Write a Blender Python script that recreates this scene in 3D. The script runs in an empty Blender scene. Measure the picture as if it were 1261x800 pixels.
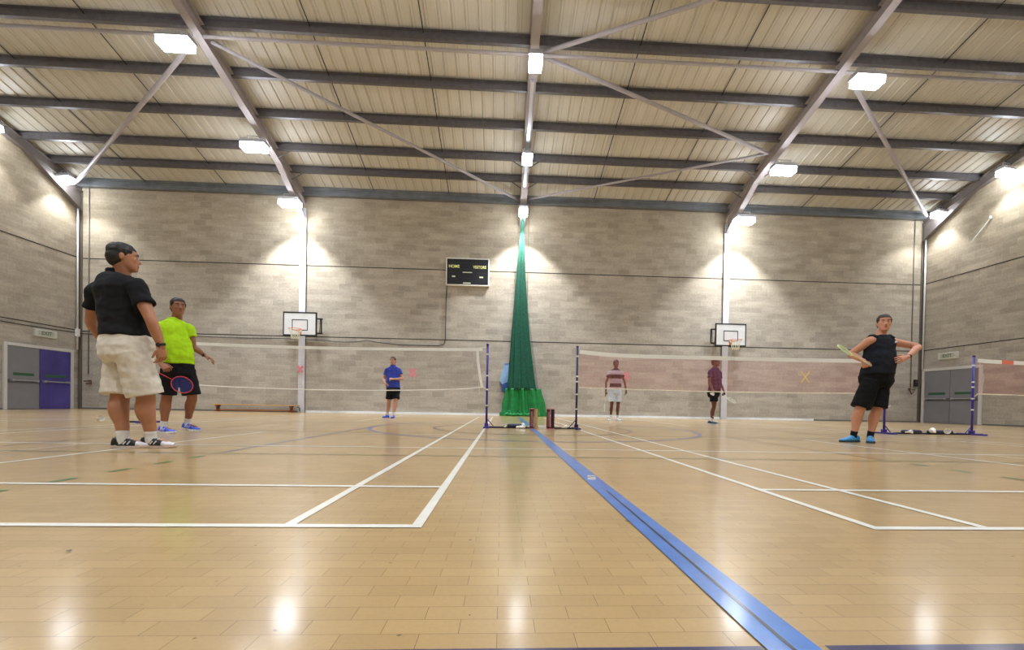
import bpy, bmesh, math, random
from mathutils import Vector, Matrix, noise
random.seed(7)
C = bpy.context.scene.collection
PI = math.pi
V = Vector

# ------------------------------------------------------------------ render look
sc = bpy.context.scene
sc.view_settings.view_transform = 'Standard'
sc.view_settings.look = 'None'
sc.view_settings.exposure = 0.06

# ------------------------------------------------------------------ hall dimensions
XL, XR = -15.82, 17.12          # side walls
YF, YN = 17.21, -0.75           # far wall, near wall
EAVE = 8.22
SL = 0.25                       # roof slope
YM = 8.25                       # ridge
COLX = (-7.64, 0.68, 8.85)
def roof_z(y, z0):
    return z0 + SL * (YF - y if y > YM else y - YN + (YF - YM) - (YM - YN))

# ------------------------------------------------------------------ materials
MATS = {}
def nodes_of(name):
    m = bpy.data.materials.new(name); m.use_nodes = True
    nt = m.node_tree; b = nt.nodes['Principled BSDF']
    return m, nt, b
def hexc(c):
    return tuple(((x/255)/12.92 if x/255 <= .04045 else ((x/255+.055)/1.055)**2.4) for x in c) + (1,)
def mat(name, col, rough=.5, metal=0, var=.12, scale=30, bump=0, emit=None, estr=0, alpha=1, spec=.5):
    """plain paint / cloth / metal with a little procedural tone variation (col is sRGB 0-255)"""
    if name in MATS: return MATS[name]
    m, nt, b = nodes_of(name)
    c = hexc(col)
    tc = nt.nodes.new('ShaderNodeTexCoord')
    nz = nt.nodes.new('ShaderNodeTexNoise'); nz.inputs['Scale'].default_value = scale; nz.inputs['Detail'].default_value = 3
    nt.links.new(tc.outputs['Object'], nz.inputs['Vector'])
    rp = nt.nodes.new('ShaderNodeValToRGB')
    rp.color_ramp.elements[0].position = .3; rp.color_ramp.elements[1].position = .7
    rp.color_ramp.elements[0].color = tuple(x*(1-var) for x in c[:3]) + (1,)
    rp.color_ramp.elements[1].color = tuple(min(1, x*(1+var)) for x in c[:3]) + (1,)
    nt.links.new(nz.outputs['Fac'], rp.inputs['Fac']); nt.links.new(rp.outputs['Color'], b.inputs['Base Color'])
    b.inputs['Roughness'].default_value = rough; b.inputs['Metallic'].default_value = metal
    b.inputs['Specular IOR Level'].default_value = spec
    b.inputs['Alpha'].default_value = alpha
    if bump:
        bp = nt.nodes.new('ShaderNodeBump'); bp.inputs['Strength'].default_value = bump; bp.inputs['Distance'].default_value = .01
        nt.links.new(nz.outputs['Fac'], bp.inputs['Height']); nt.links.new(bp.outputs['Normal'], b.inputs['Normal'])
    if emit:
        b.inputs['Emission Color'].default_value = hexc(emit); b.inputs['Emission Strength'].default_value = estr
    MATS[name] = m
    return m

def block_wall(name, axis):
    m, nt, b = nodes_of(name)
    N = nt.nodes.new; L = nt.links.new
    tc = N('ShaderNodeTexCoord'); sp = N('ShaderNodeSeparateXYZ'); cb = N('ShaderNodeCombineXYZ')
    L(tc.outputs['Object'], sp.inputs[0]); L(sp.outputs[axis], cb.inputs[0]); L(sp.outputs['Z'], cb.inputs[1])
    br = N('ShaderNodeTexBrick')
    br.inputs['Color1'].default_value = hexc((178,172,160)); br.inputs['Color2'].default_value = hexc((156,151,140))
    br.inputs['Mortar'].default_value = hexc((178,174,165))
    br.inputs['Scale'].default_value = 1; br.inputs['Mortar Size'].default_value = .008; br.inputs['Mortar Smooth'].default_value = .6
    br.inputs['Brick Width'].default_value = .45; br.inputs['Row Height'].default_value = .225; br.inputs['Bias'].default_value = -.25
    L(cb.outputs[0], br.inputs['Vector'])
    # long streaky tone shifts per course plus grain
    mp = N('ShaderNodeMapping'); mp.inputs['Scale'].default_value = (.9, 4.44, 1); L(cb.outputs[0], mp.inputs[0])
    n1 = N('ShaderNodeTexNoise'); n1.inputs['Scale'].default_value = 1; n1.inputs['Detail'].default_value = 4; L(mp.outputs[0], n1.inputs['Vector'])
    n2 = N('ShaderNodeTexNoise'); n2.inputs['Scale'].default_value = 14; n2.inputs['Detail'].default_value = 6; L(cb.outputs[0], n2.inputs['Vector'])
    r1 = N('ShaderNodeValToRGB'); r1.color_ramp.elements[0].position=.3; r1.color_ramp.elements[1].position=.7
    r1.color_ramp.elements[0].color=(.84,.835,.82,1); r1.color_ramp.elements[1].color=(1.1,1.1,1.1,1); L(n1.outputs['Fac'], r1.inputs[0])
    r2 = N('ShaderNodeValToRGB'); r2.color_ramp.elements[0].position=.3; r2.color_ramp.elements[1].position=.7
    r2.color_ramp.elements[0].color=(.88,.88,.88,1); r2.color_ramp.elements[1].color=(1.07,1.07,1.07,1); L(n2.outputs['Fac'], r2.inputs[0])
    x1 = N('ShaderNodeMix'); x1.data_type='RGBA'; x1.blend_type='MULTIPLY'; x1.inputs[0].default_value=1
    x2 = N('ShaderNodeMix'); x2.data_type='RGBA'; x2.blend_type='MULTIPLY'; x2.inputs[0].default_value=1
    L(br.outputs['Color'], x1.inputs[6]); L(r1.outputs[0], x1.inputs[7]); L(x1.outputs[2], x2.inputs[6]); L(r2.outputs[0], x2.inputs[7])
    # dim light of the upper courses put into the colour as brown; greyer below
    mr = N('ShaderNodeMapRange'); mr.inputs[1].default_value=2.5; mr.inputs[2].default_value=7.5; L(sp.outputs['Z'], mr.inputs[0])
    x3 = N('ShaderNodeMix'); x3.data_type='RGBA'; L(mr.outputs[0], x3.inputs[0])
    x3.inputs[6].default_value=(1.0,1.0,1.03,1); x3.inputs[7].default_value=(.96,.87,.74,1)
    x4 = N('ShaderNodeMix'); x4.data_type='RGBA'; x4.blend_type='MULTIPLY'; x4.inputs[0].default_value=1
    L(x2.outputs[2], x4.inputs[6]); L(x3.outputs[2], x4.inputs[7]); L(x4.outputs[2], b.inputs['Base Color'])
    b.inputs['Roughness'].default_value=.85; b.inputs['Specular IOR Level'].default_value=.25
    bp = N('ShaderNodeBump'); bp.inputs['Strength'].default_value=.35; bp.inputs['Distance'].default_value=.01
    L(br.outputs['Fac'], bp.inputs['Height']); bp.invert=True; L(bp.outputs[0], b.inputs['Normal'])
    return m

def floor_mat():
    m, nt, b = nodes_of('wood_block_floor')
    N = nt.nodes.new; L = nt.links.new
    tc = N('ShaderNodeTexCoord')
    mp = N('ShaderNodeMapping'); mp.inputs['Location'].default_value=(.0775,.0,0); L(tc.outputs['Object'], mp.inputs[0])
    br = N('ShaderNodeTexBrick')
    br.inputs['Color1'].default_value = hexc((182,153,105)); br.inputs['Color2'].default_value = hexc((173,144,97))
    br.inputs['Mortar'].default_value = hexc((112,84,52)); br.inputs['Scale'].default_value=1
    br.inputs['Mortar Size'].default_value=.0007; br.inputs['Mortar Smooth'].default_value=.2
    br.inputs['Brick Width'].default_value=.1515; br.inputs['Row Height'].default_value=.0575
    L(mp.outputs[0], br.inputs['Vector'])
    ms = N('ShaderNodeMapping'); ms.inputs['Scale'].default_value=(.35,3.2,1); L(tc.outputs['Object'], ms.inputs[0])
    n1 = N('ShaderNodeTexNoise'); n1.inputs['Scale'].default_value=1.0; n1.inputs['Detail'].default_value=5; L(ms.outputs[0], n1.inputs['Vector'])
    r1 = N('ShaderNodeValToRGB'); r1.color_ramp.elements[0].position=.3; r1.color_ramp.elements[1].position=.7
    r1.color_ramp.elements[0].color=(.93,.925,.915,1); r1.color_ramp.elements[1].color=(1.04,1.035,1.03,1); L(n1.outputs['Fac'], r1.inputs[0])
    n2 = N('ShaderNodeTexNoise'); n2.inputs['Scale'].default_value=90; n2.inputs['Detail'].default_value=4; L(tc.outputs['Object'], n2.inputs['Vector'])
    r2 = N('ShaderNodeValToRGB'); r2.color_ramp.elements[0].position=.35; r2.color_ramp.elements[1].position=.65
    r2.color_ramp.elements[0].color=(.965,.96,.95,1); r2.color_ramp.elements[1].color=(1.02,1.02,1.02,1); L(n2.outputs['Fac'], r2.inputs[0])
    # dark dirt specks
    vo = N('ShaderNodeTexNoise'); vo.inputs['Scale'].default_value=38; vo.inputs['Detail'].default_value=1; L(tc.outputs['Object'], vo.inputs['Vector'])
    r3 = N('ShaderNodeValToRGB'); r3.color_ramp.elements[0].position=.18; r3.color_ramp.elements[1].position=.24
    r3.color_ramp.elements[0].color=(.35,.3,.25,1); r3.color_ramp.elements[1].color=(1,1,1,1); L(vo.outputs['Fac'], r3.inputs[0])
    prev = br.outputs['Color']
    for r in (r1, r2, r3):
        x = N('ShaderNodeMix'); x.data_type='RGBA'; x.blend_type='MULTIPLY'; x.inputs[0].default_value=1
        L(prev, x.inputs[6]); L(r.outputs[0], x.inputs[7]); prev = x.outputs[2]
    L(prev, b.inputs['Base Color'])
    # worn varnish: patchy roughness
    n3 = N('ShaderNodeTexNoise'); n3.inputs['Scale'].default_value=2; n3.inputs['Detail'].default_value=6; L(tc.outputs['Object'], n3.inputs['Vector'])
    mr = N('ShaderNodeMapRange'); mr.inputs[3].default_value=FLOOR_R[0]; mr.inputs[4].default_value=FLOOR_R[1]; mr.inputs[1].default_value=.3; mr.inputs[2].default_value=.7
    L(n3.outputs['Fac'], mr.inputs[0]); L(mr.outputs[0], b.inputs['Roughness'])
    b.inputs['Specular IOR Level'].default_value=.5; b.inputs['Coat Weight'].default_value=.75; b.inputs['Coat Roughness'].default_value=.15; b.inputs['Coat IOR'].default_value=1.5
    bp = N('ShaderNodeBump'); bp.inputs['Strength'].default_value=.12; bp.inputs['Distance'].default_value=.002
    L(br.outputs['Fac'], bp.inputs['Height']); bp.invert=True
    b2 = N('ShaderNodeBump'); b2.inputs['Strength'].default_value=.015; b2.inputs['Distance'].default_value=.003
    L(n2.outputs['Fac'], b2.inputs['Height']); L(bp.outputs[0], b2.inputs['Normal']); L(b2.outputs[0], b.inputs['Normal'])
    return m
FLOOR_R = (.36, .44)

def line_mat(name, col, wear=.3, alpha=1.0):
    """painted floor line, same gloss as the varnish, worn in places"""
    if name in MATS: return MATS[name]
    m, nt, b = nodes_of(name); N = nt.nodes.new; L = nt.links.new
    tc = N('ShaderNodeTexCoord'); nz = N('ShaderNodeTexNoise'); nz.inputs['Scale'].default_value=9; nz.inputs['Detail'].default_value=6
    L(tc.outputs['Object'], nz.inputs['Vector'])
    rp = N('ShaderNodeValToRGB'); c = hexc(col)
    rp.color_ramp.elements[0].position=.25; rp.color_ramp.elements[1].position=.6
    rp.color_ramp.elements[0].color=tuple(x*(1-wear) for x in c[:3])+(1,); rp.color_ramp.elements[1].color=c
    L(nz.outputs['Fac'], rp.inputs[0]); L(rp.outputs[0], b.inputs['Base Color'])
    b.inputs['Roughness'].default_value=.35; b.inputs['Coat Weight'].default_value=.6; b.inputs['Coat Roughness'].default_value=.15; b.inputs['Alpha'].default_value=alpha
    MATS[name]=m; return m

def net_mat(name, col, cover):
    """square netting: opaque cords, open holes"""
    m, nt, b = nodes_of(name); N = nt.nodes.new; L = nt.links.new
    tc = N('ShaderNodeTexCoord'); sp = N('ShaderNodeSeparateXYZ'); L(tc.outputs['Object'], sp.inputs[0])
    outs=[]
    for ax in ('X','Z'):
        mu = N('ShaderNodeMath'); mu.operation='MULTIPLY'; mu.inputs[1].default_value=1/.02; L(sp.outputs[ax], mu.inputs[0])
        fr = N('ShaderNodeMath'); fr.operation='FRACT'; L(mu.outputs[0], fr.inputs[0])
        lt = N('ShaderNodeMath'); lt.operation='LESS_THAN'; lt.inputs[1].default_value=cover; L(fr.outputs[0], lt.inputs[0]); outs.append(lt)
    mx = N('ShaderNodeMath'); mx.operation='MAXIMUM'; L(outs[0].outputs[0], mx.inputs[0]); L(outs[1].outputs[0], mx.inputs[1])
    L(mx.outputs[0], b.inputs['Alpha']); b.inputs['Base Color'].default_value=hexc(col); b.inputs['Roughness'].default_value=.8
    return m

# ------------------------------------------------------------------ object helpers
def tag(o, label=None, cat=None, group=None, kind=None):
    if label: o['label']=label
    if cat: o['category']=cat
    if group: o['group']=group
    if kind: o['kind']=kind
    return o
def link(name, me, parent=None, loc=None):
    o = bpy.data.objects.new(name, me); C.objects.link(o)
    if loc is not None: o.location = loc
    if parent is not None: o.parent = parent
    return o
def empty(name, loc, label, cat, group=None, rz=0):
    o = bpy.data.objects.new(name, None); C.objects.link(o); o.location=loc; o.rotation_euler=(0,0,rz)
    o.empty_display_size=.1
    return tag(o,label,cat,group)
def obj(name, bm, m, parent=None, loc=(0,0,0), smooth=False, origin=None):
    """bm in parent-local (or world) coordinates"""
    if origin is not None:
        bmesh.ops.translate(bm, verts=bm.verts, vec=-V(origin)); loc = origin
    bmesh.ops.recalc_face_normals(bm, faces=bm.faces)
    me = bpy.data.meshes.new(name); bm.to_mesh(me); bm.free()
    ms = m if isinstance(m,(list,tuple)) else [m]
    for x in ms: me.materials.append(x)
    if smooth:
        for p in me.polygons: p.use_smooth=True
    return link(name, me, parent, loc)
def box(bm, x0,x1,y0,y1,z0,z1, mi=0, M=None):
    vs=[bm.verts.new(V((x,y,z))) for z in (z0,z1) for y in (y0,y1) for x in (x0,x1)]
    if M is not None:
        for v in vs: v.co = M @ v.co
    for f in ((0,1,3,2),(4,6,7,5),(0,4,5,1),(2,3,7,6),(0,2,6,4),(1,5,7,3)):
        fc=bm.faces.new([vs[i] for i in f]); fc.material_index=mi
def frame_of(d):
    d=d.normalized(); up=V((0,0,1)) if abs(d.z)<.9 else V((0,1,0))
    a=d.cross(up).normalized(); return a, a.cross(d).normalized()
def ringloft(bm, rings, seg=14, cap=True, mi=0, closed=False):
    """rings: (centre, vecA, vecB)"""
    R=[]
    for c,a,b in rings:
        R.append([bm.verts.new(c+a*math.cos(2*PI*i/seg)+b*math.sin(2*PI*i/seg)) for i in range(seg)])
    n=len(R)
    for k in range(n if closed else n-1):
        A,B=R[k],R[(k+1)%n]
        for i in range(seg):
            f=bm.faces.new((A[i],A[(i+1)%seg],B[(i+1)%seg],B[i])); f.material_index=mi
    if cap and not closed:
        f=bm.faces.new(R[0][::-1]); f.material_index=mi; f=bm.faces.new(R[-1]); f.material_index=mi
def tube(bm, pts, r, seg=8, mi=0, round_ends=False, flat=1.0, side=None):
    """tube through pts; r number or list; flat scales the second axis"""
    pts=[V(p) for p in pts]
    rs=r if isinstance(r,(list,tuple)) else [r]*len(pts)
    rings=[]; n=len(pts); prev=None
    for i,p in enumerate(pts):
        d=(pts[min(i+1,n-1)]-pts[max(i-1,0)])
        if d.length<1e-9: d=V((0,0,1))
        d.normalize()
        if prev is None:
            if side is not None:
                a=(V(side)-d*V(side).dot(d)).normalized()
            else: a,_=frame_of(d)
        else:
            a=(prev-d*prev.dot(d)).normalized()
        b=d.cross(a); prev=a
        if round_ends and i==0:
            for k in (.98,.8,.45):
                s=math.sqrt(max(0,1-k*k)); rings.append((p-d*rs[0]*k,a*rs[0]*max(s,.15),b*rs[0]*flat*max(s,.15)))
        rings.append((p,a*rs[i],b*rs[i]*flat))
        if round_ends and i==n-1:
            for k in (.45,.8,.98):
                s=math.sqrt(max(0,1-k*k)); rings.append((p+d*rs[-1]*k,a*rs[-1]*max(s,.15),b*rs[-1]*flat*max(s,.15)))
    ringloft(bm,rings,seg,True,mi)
def ellipsoid(bm, c, r, M=None, u=16, v=10, mi=0):
    M = M or Matrix.Identity(3)
    c=V(c); rings=[]
    for k in range(v+1):
        t=PI*k/v; s=max(math.sin(t),.02)
        rings.append((c+M@V((0,0,-r[2]*math.cos(t))), M@V((r[0]*s,0,0)), M@V((0,r[1]*s,0))))
    ringloft(bm,rings,u,True,mi)
def beam(bm, p0, p1, prof, up=V((0,0,1)), mi=0):
    """extrude a closed 2D profile [(a,b)] (a sideways, b up) from p0 to p1"""
    p0,p1=V(p0),V(p1); d=(p1-p0).normalized(); a=d.cross(up).normalized(); b=a.cross(d)
    A=[bm.verts.new(p0+a*x+b*y) for x,y in prof]; B=[bm.verts.new(p1+a*x+b*y) for x,y in prof]
    n=len(prof)
    for i in range(n):
        f=bm.faces.new((A[i],A[(i+1)%n],B[(i+1)%n],B[i])); f.material_index=mi
    bm.faces.new(A[::-1]).material_index=mi; bm.faces.new(B).material_index=mi
def bezel(o, w=.004, s=2):
    m=o.modifiers.new('bevel','BEVEL'); m.width=w; m.segments=s; m.limit_method='ANGLE'; return o
def structure(name, bm, m, **k): return tag(obj(name,bm,m,**k), kind='structure')
def text(name, body, size, loc, rot, m, parent=None, align='CENTER', ext=.001, sx=1.0):
    cu=bpy.data.curves.new(name,'FONT'); cu.body=body; cu.size=size; cu.align_x=align; cu.align_y='CENTER'; cu.extrude=ext; cu.offset=size*.02
    t=bpy.data.objects.new(name,cu); C.objects.link(t)
    dg=bpy.context.evaluated_depsgraph_get(); me=bpy.data.meshes.new_from_object(t.evaluated_get(dg))
    bpy.data.objects.remove(t); me.materials.clear(); me.materials.append(m)
    o=link(name,me,parent,loc); o.rotation_euler=rot; o.scale=(sx,1,1); return o

# ------------------------------------------------------------------ camera
f,cx,cy,yaw,pitch,roll,H = 541.226,643.6365,504.219,-.0478,-.0121,.0175,.4522
c,s=math.cos(yaw),math.sin(yaw); cp,sp_=math.cos(pitch),math.sin(pitch)
R0=V((c,s,0)); F0=V((-s*cp,c*cp,sp_)); U0=V((s*sp_,-c*sp_,cp))
Rv=R0*math.cos(roll)+U0*math.sin(roll); Uv=-R0*math.sin(roll)+U0*math.cos(roll)
cam=bpy.data.cameras.new('camera'); co=bpy.data.objects.new('camera',cam); C.objects.link(co)
co.matrix_world=Matrix(((Rv.x,Uv.x,-F0.x,0),(Rv.y,Uv.y,-F0.y,0),(Rv.z,Uv.z,-F0.z,H),(0,0,0,1)))
cam.sensor_width=36; cam.lens=f/1261*36; cam.shift_x=(630.5-cx)/1261; cam.shift_y=(cy-400)/1261
cam.clip_start=.05; cam.clip_end=100
sc.camera=co

# ------------------------------------------------------------------ room shell
bm=bmesh.new(); box(bm,XL-.3,XR+.3,YN-.3,YF+.3,-.2,0)
floor=structure('floor',bm,floor_mat())
bm=bmesh.new(); box(bm,XL-.3,XR+.3,YF,YF+.3,0,EAVE+.6); structure('wall_back',bm,block_wall('blockwork_far','X'))
bm=bmesh.new(); box(bm,XL-.3,XR+.3,YN-.3,YN,0,EAVE+.6); structure('wall_front',bm,block_wall('blockwork_near','X'))
mside=block_wall('blockwork_side','Y')
def gable(name,x0,x1):
    bm=bmesh.new(); pr=[(YN-.3,0),(YF+.3,0),(YF+.3,roof_z(YF,8.5)),(YM,roof_z(YM+.001,8.62)),(YN-.3,8.5)]
    A=[bm.verts.new((x0,y,z)) for y,z in pr]; B=[bm.verts.new((x1,y,z)) for y,z in pr]; n=len(pr)
    for i in range(n): bm.faces.new((A[i],A[(i+1)%n],B[(i+1)%n],B[i]))
    bm.faces.new(A); bm.faces.new(B[::-1]); structure(name,bm,mside)
gable('wall_left',XL-.3,XL); gable('wall_right',XR,XR+.3)

# roof lining: ribbed cream panels, laps every 0.33 m running up the slope
def roof_mat():
    m, nt, b = nodes_of('roof_lining'); N=nt.nodes.new; L=nt.links.new
    tc=N('ShaderNodeTexCoord'); sp=N('ShaderNodeSeparateXYZ'); L(tc.outputs['Object'],sp.inputs[0])
    def stripes(period,w,off=0.0):
        a=N('ShaderNodeMath'); a.operation='ADD'; a.inputs[1].default_value=off; L(sp.outputs['X'],a.inputs[0])
        mu=N('ShaderNodeMath'); mu.operation='MULTIPLY'; mu.inputs[1].default_value=1/period; L(a.outputs[0],mu.inputs[0])
        fr=N('ShaderNodeMath'); fr.operation='FRACT'; L(mu.outputs[0],fr.inputs[0])
        lt=N('ShaderNodeMath'); lt.operation='LESS_THAN'; lt.inputs[1].default_value=w/period; L(fr.outputs[0],lt.inputs[0]); return lt
    s1=stripes(.3333,.02,20.0); s2=stripes(.1111,.010,20.0)
    nz=N('ShaderNodeTexNoise'); nz.inputs['Scale'].default_value=.8; nz.inputs['Detail'].default_value=5; L(tc.outputs['Object'],nz.inputs['Vector'])
    rp=N('ShaderNodeValToRGB'); rp.color_ramp.elements[0].position=.3; rp.color_ramp.elements[1].position=.7
    rp.color_ramp.elements[0].color=hexc((198,193,178)); rp.color_ramp.elements[1].color=hexc((208,203,190)); L(nz.outputs['Fac'],rp.inputs[0])
    a=N('ShaderNodeMath'); a.operation='MULTIPLY'; a.inputs[1].default_value=.30; L(s1.outputs[0],a.inputs[0])
    a2=N('ShaderNodeMath'); a2.operation='MULTIPLY'; a2.inputs[1].default_value=.07; L(s2.outputs[0],a2.inputs[0])
    mx=N('ShaderNodeMath'); mx.operation='MAXIMUM'; L(a.outputs[0],mx.inputs[0]); L(a2.outputs[0],mx.inputs[1])
    x=N('ShaderNodeMix'); x.data_type='RGBA'; L(mx.outputs[0],x.inputs[0]); L(rp.outputs[0],x.inputs[6]); x.inputs[7].default_value=hexc((95,88,72))
    L(x.outputs[2],b.inputs['Base Color']); b.inputs['Roughness'].default_value=.42; return m
bm=bmesh.new()
prof=[]; x=XL-.3
while x<XR+.3:
    prof+= [(x,0),(x+.02,.028),(x+.05,.028),(x+.07,0)]; x+=.3333
prof.append((x,0))
ys=[YN-.3,YM,YF+.3]
rows=[[bm.verts.new((px,y,roof_z(y if y!=YM else YM+1e-4,8.47)+pz)) for px,pz in prof] for y in ys]
for a,b_ in zip(rows,rows[1:]):
    for i in range(len(prof)-1): bm.faces.new((a[i],a[i+1],b_[i+1],b_[i]))
ceil=structure('ceiling',bm,roof_mat())

steel=mat('painted_steel_grey_lilac',(168,160,160),.45,0,.06,6)
steel_dark=mat('galvanised_purlin',(104,100,102),.35,.3,.15,8)
steel_eave=mat('eaves_beam_steel',(120,124,128),.35,.4,.15,3)
white_paint=mat('white_paint',(214,214,214),.45,0,.04,6)
black_gap=mat('black_joint',(38,34,32),.9)
cable_m=mat('black_cable',(40,38,38),.6)

# purlins: Z sections running the length of the hall
PY=[8.75,10.15,11.42,12.65,13.88,15.1,16.05]
ordn=['highest, nearest the ridge','seventh from the far wall eaves','fifth up from the far wall eaves','fourth up from the far wall eaves','third up from the far wall eaves','second up from the far wall eaves','lowest, next to the far wall eaves beam']
ordn=['nearest the ridge','just below the one nearest the ridge','under which the long grey tie tube runs','fourth up from the far eaves','third up from the far eaves','second up from the far eaves','lowest, next to the far eaves beam']
Zp=[(-.03,0),(.075,0),(.075,.03),(.069,.03),(.069,.008),(.006,.008),(.006,.212),(-.075,.212),(-.075,.19),(-.069,.19),(-.069,.204),(-.0,.204),(-.0,.008),(-.03,.008)]
Zp=[(-.09,0),(.012,0),(.012,.192),(.09,.192),(.09,.2),(.0,.2),(.0,.008),(-.082,.008),(-.082,.03),(-.09,.03)]
for y,d in zip(PY,ordn):
    z=roof_z(y,8.25); bm=bmesh.new(); beam(bm,(XL,y,z),(XR,y,z),Zp)
    tag(obj('purlin',bm,steel_dark,origin=(0,y,z)),'long dark steel purlin across the roof, '+d,'roof beam','roof purlins')
for k,y in enumerate([-.2,.9,2.1,3.4,4.6,5.9,7.2]):
    z=roof_z(y,8.25); bm=bmesh.new(); beam(bm,(XL,y,z),(XR,y,z),Zp)
    tag(obj('purlin',bm,steel_dark,origin=(0,y,z)),'dark steel purlin on the roof slope over the camera','roof beam','purlins over the camera')
# eaves beam along the far wall
bm=bmesh.new(); beam(bm,(XL,YF-.10,8.2),(XR,YF-.10,8.2),[(-.09,0),(.09,0),(.09,.1),(.04,.13),(.04,.22),(.09,.25),(.09,.3),(-.09,.3)])
tag(obj('eaves_beam',bm,steel_eave,origin=(0,YF-.1,8.2)),'grey folded steel eaves beam along the top of the far wall','roof beam')
# rafters (I sections) with columns under them
I=lambda w,h,t: [(-w/2,0),(w/2,0),(w/2,t),(t/2,t),(t/2,h-t),(w/2,h-t),(w/2,h),(-w/2,h),(-w/2,h-t),(-t/2,h-t),(-t/2,t),(-w/2,t)]
def rafter(x,label,w=.2,h=.36,z0=7.92,m=None):
    bm=bmesh.new()
    beam(bm,(x,YF-.05,roof_z(YF-.05,z0)),(x,YM,roof_z(YM+1e-4,z0)),I(w,h,.014))
    beam(bm,(x,YM,roof_z(YM+1e-4,z0)),(x,YN+.05,roof_z(YN+.05,z0)),I(w,h,.014))
    # haunch at the far column
    vs=[(YF-.06,7.35),(YF-.06,roof_z(YF,z0)+.02),(YF-2.0,roof_z(YF-2.0,z0)+.02)]
    A=[bm.verts.new((x-.008,y,z)) for y,z in vs]; B=[bm.verts.new((x+.008,y,z)) for y,z in vs]
    for i in range(3): bm.faces.new((A[i],A[(i+1)%3],B[(i+1)%3],B[i]))
    bm.faces.new(A); bm.faces.new(B[::-1])
    beam(bm,(x,YF-.06,7.35),(x,YF-2.0,roof_z(YF-2.0,z0)),[(-w/2,0),(w/2,0),(w/2,.014),(-w/2,.014)])
    o=obj('roof_rafter',bm,m or steel,origin=(x,YF-.05,z0))
    return tag(o,label,'roof beam','sloping roof rafters')
raf=[rafter(COLX[0],'sloping grey rafter over the left basketball backboard'),
     rafter(COLX[1],'sloping grey rafter in the middle, above the green curtain',.22),
     rafter(COLX[2],'sloping grey rafter over the right basketball backboard')]
rafter(XL+.1,'dark end rafter along the top of the left wall',.16,.3,7.98,mat('end_rafter_steel',(112,104,100),.5))
rafter(XR-.1,'dark end rafter along the top of the right wall',.16,.3,7.98,MATS['end_rafter_steel'])
# fly braces between rafters and the last purlins
for x,side in zip(COLX,('left','middle','right')):
    for sgn,sd in ((-1,'left'),(1,'right')):
        for y,yy in ((15.1,'upper'),(16.05,'lower')):
            z=roof_z(y,8.25); bm=bmesh.new()
            tube(bm,[(x+sgn*.55,y,z+.03),(x+sgn*.05,y-.02,z-.30)],.018,6)
            tag(obj('fly_brace',bm,steel_dark,origin=(x,y,z)),f'short {yy} dark strut on the {sd} side of the {side} rafter','brace','short rafter struts')
# anti-sag rods up the slope
for x,lb in ((-13.3,'nearest the left wall'),(-10.4,'second from the left wall'),(-4.98,'first right of the left rafter'),(-2.15,'just left of the middle rafter'),(3.45,'just right of the middle rafter'),(6.25,'first left of the right rafter'),(11.75,'first right of the right rafter'),(14.6,'nearest the right wall')):
    bm=bmesh.new(); tube(bm,[(x,YF-.2,roof_z(YF-.2,8.40)),(x,YM,roof_z(YM+1e-4,8.40)),(x,YN+.1,roof_z(YN+.1,8.40))],.014,6)
    tag(obj('sag_rod',bm,cable_m,origin=(x,YF-.2,8.4)),'thin black rod up the roof slope, '+lb,'rod','thin roof rods')
# bracing and tie tubes below the purlins
def tubeobj(name,p,r,label,group='wind bracing tubes'):
    bm=bmesh.new(); tube(bm,p,r,10); return tag(obj(name,bm,steel,origin=p[0],smooth=True),label,'brace',group)
P=lambda x,y,dz=0:(x,y,roof_z(y,8.08)+dz)
tubeobj('bracing_tube',[P(-8.05,11.7),P(-15.5,16.75)],.06,'diagonal grey bracing tube down to the far left corner')
tubeobj('bracing_tube',[P(-7.5,11.6),P(.5,16.75)],.05,'long diagonal grey tube from left rafter to top of the curtain')
tubeobj('bracing_tube',[P(.9,11.5),P(8.6,14.16)],.055,'diagonal grey tube from middle rafter lamp down to the right rafter')
tubeobj('bracing_tube',[P(8.6,14.17),P(.85,16.7)],.04,'diagonal grey tube from right rafter down to top of the curtain')
tubeobj('bracing_tube',[P(.9,11.42),P(8.7,8.6)],.055,'diagonal grey tube rising right from the middle rafter lamp')
tubeobj('bracing_tube',[P(9.4,11.7),P(16.7,16.75)],.06,'diagonal grey bracing tube down to the far right corner')
tubeobj('tie_tube',[(XL,11.4,roof_z(11.4,7.99)),(XR,11.4,roof_z(11.4,7.99))],.045,'long straight grey tie tube across the hall through the rafters',None)
# curtain track under the middle rafter
bm=bmesh.new()
for y0,y1,w in ((16.6,11.9,.05),):
    beam(bm,(.68,y0,roof_z(y0,7.78)),(.68,y1,roof_z(y1,7.78)),[(-w,0),(w,0),(w,.1),(-w,.1)])
tag(obj('curtain_track',bm,mat('bright_aluminium',(196,196,204),.4,.6,.05),origin=(.68,16.6,7.8)),'bright metal curtain track slung under the middle rafter','track')

# wall columns, pipes
for x,lb in ((COLX[0],'white steel column behind the left backboard'),(COLX[2],'white steel column behind the right backboard')):
    bm=bmesh.new(); beam(bm,(x,YF-.08,0),(x,YF-.08,7.75),I(.24,.16,.02),up=V((0,1,0)))
    tag(obj('steel_column',bm,mat('column_white',(206,208,216),.4,0,.04,4),origin=(x,YF-.08,0)),lb,'column','steel columns')
for x,sg in ((XL,1),(XR,-1)):
    bm=bmesh.new(); box(bm,x+sg*.02 if sg>0 else x-.14,x+.14 if sg>0 else x-.02,YF-.03,YF-.001,0,8.1)
    tag(obj('corner_post',bm,mat('dark_corner_steel',(98,90,80),.6),origin=(x,YF-.03,0)),'dark steel post in the far %s corner'%('left' if sg>0 else 'right'),'column')
def pipe(name,pts,r,m,label,cat,parent=None):
    bm=bmesh.new(); tube(bm,pts,r,8); return tag(obj(name,bm,m,origin=pts[0],smooth=True),label,cat)
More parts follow.
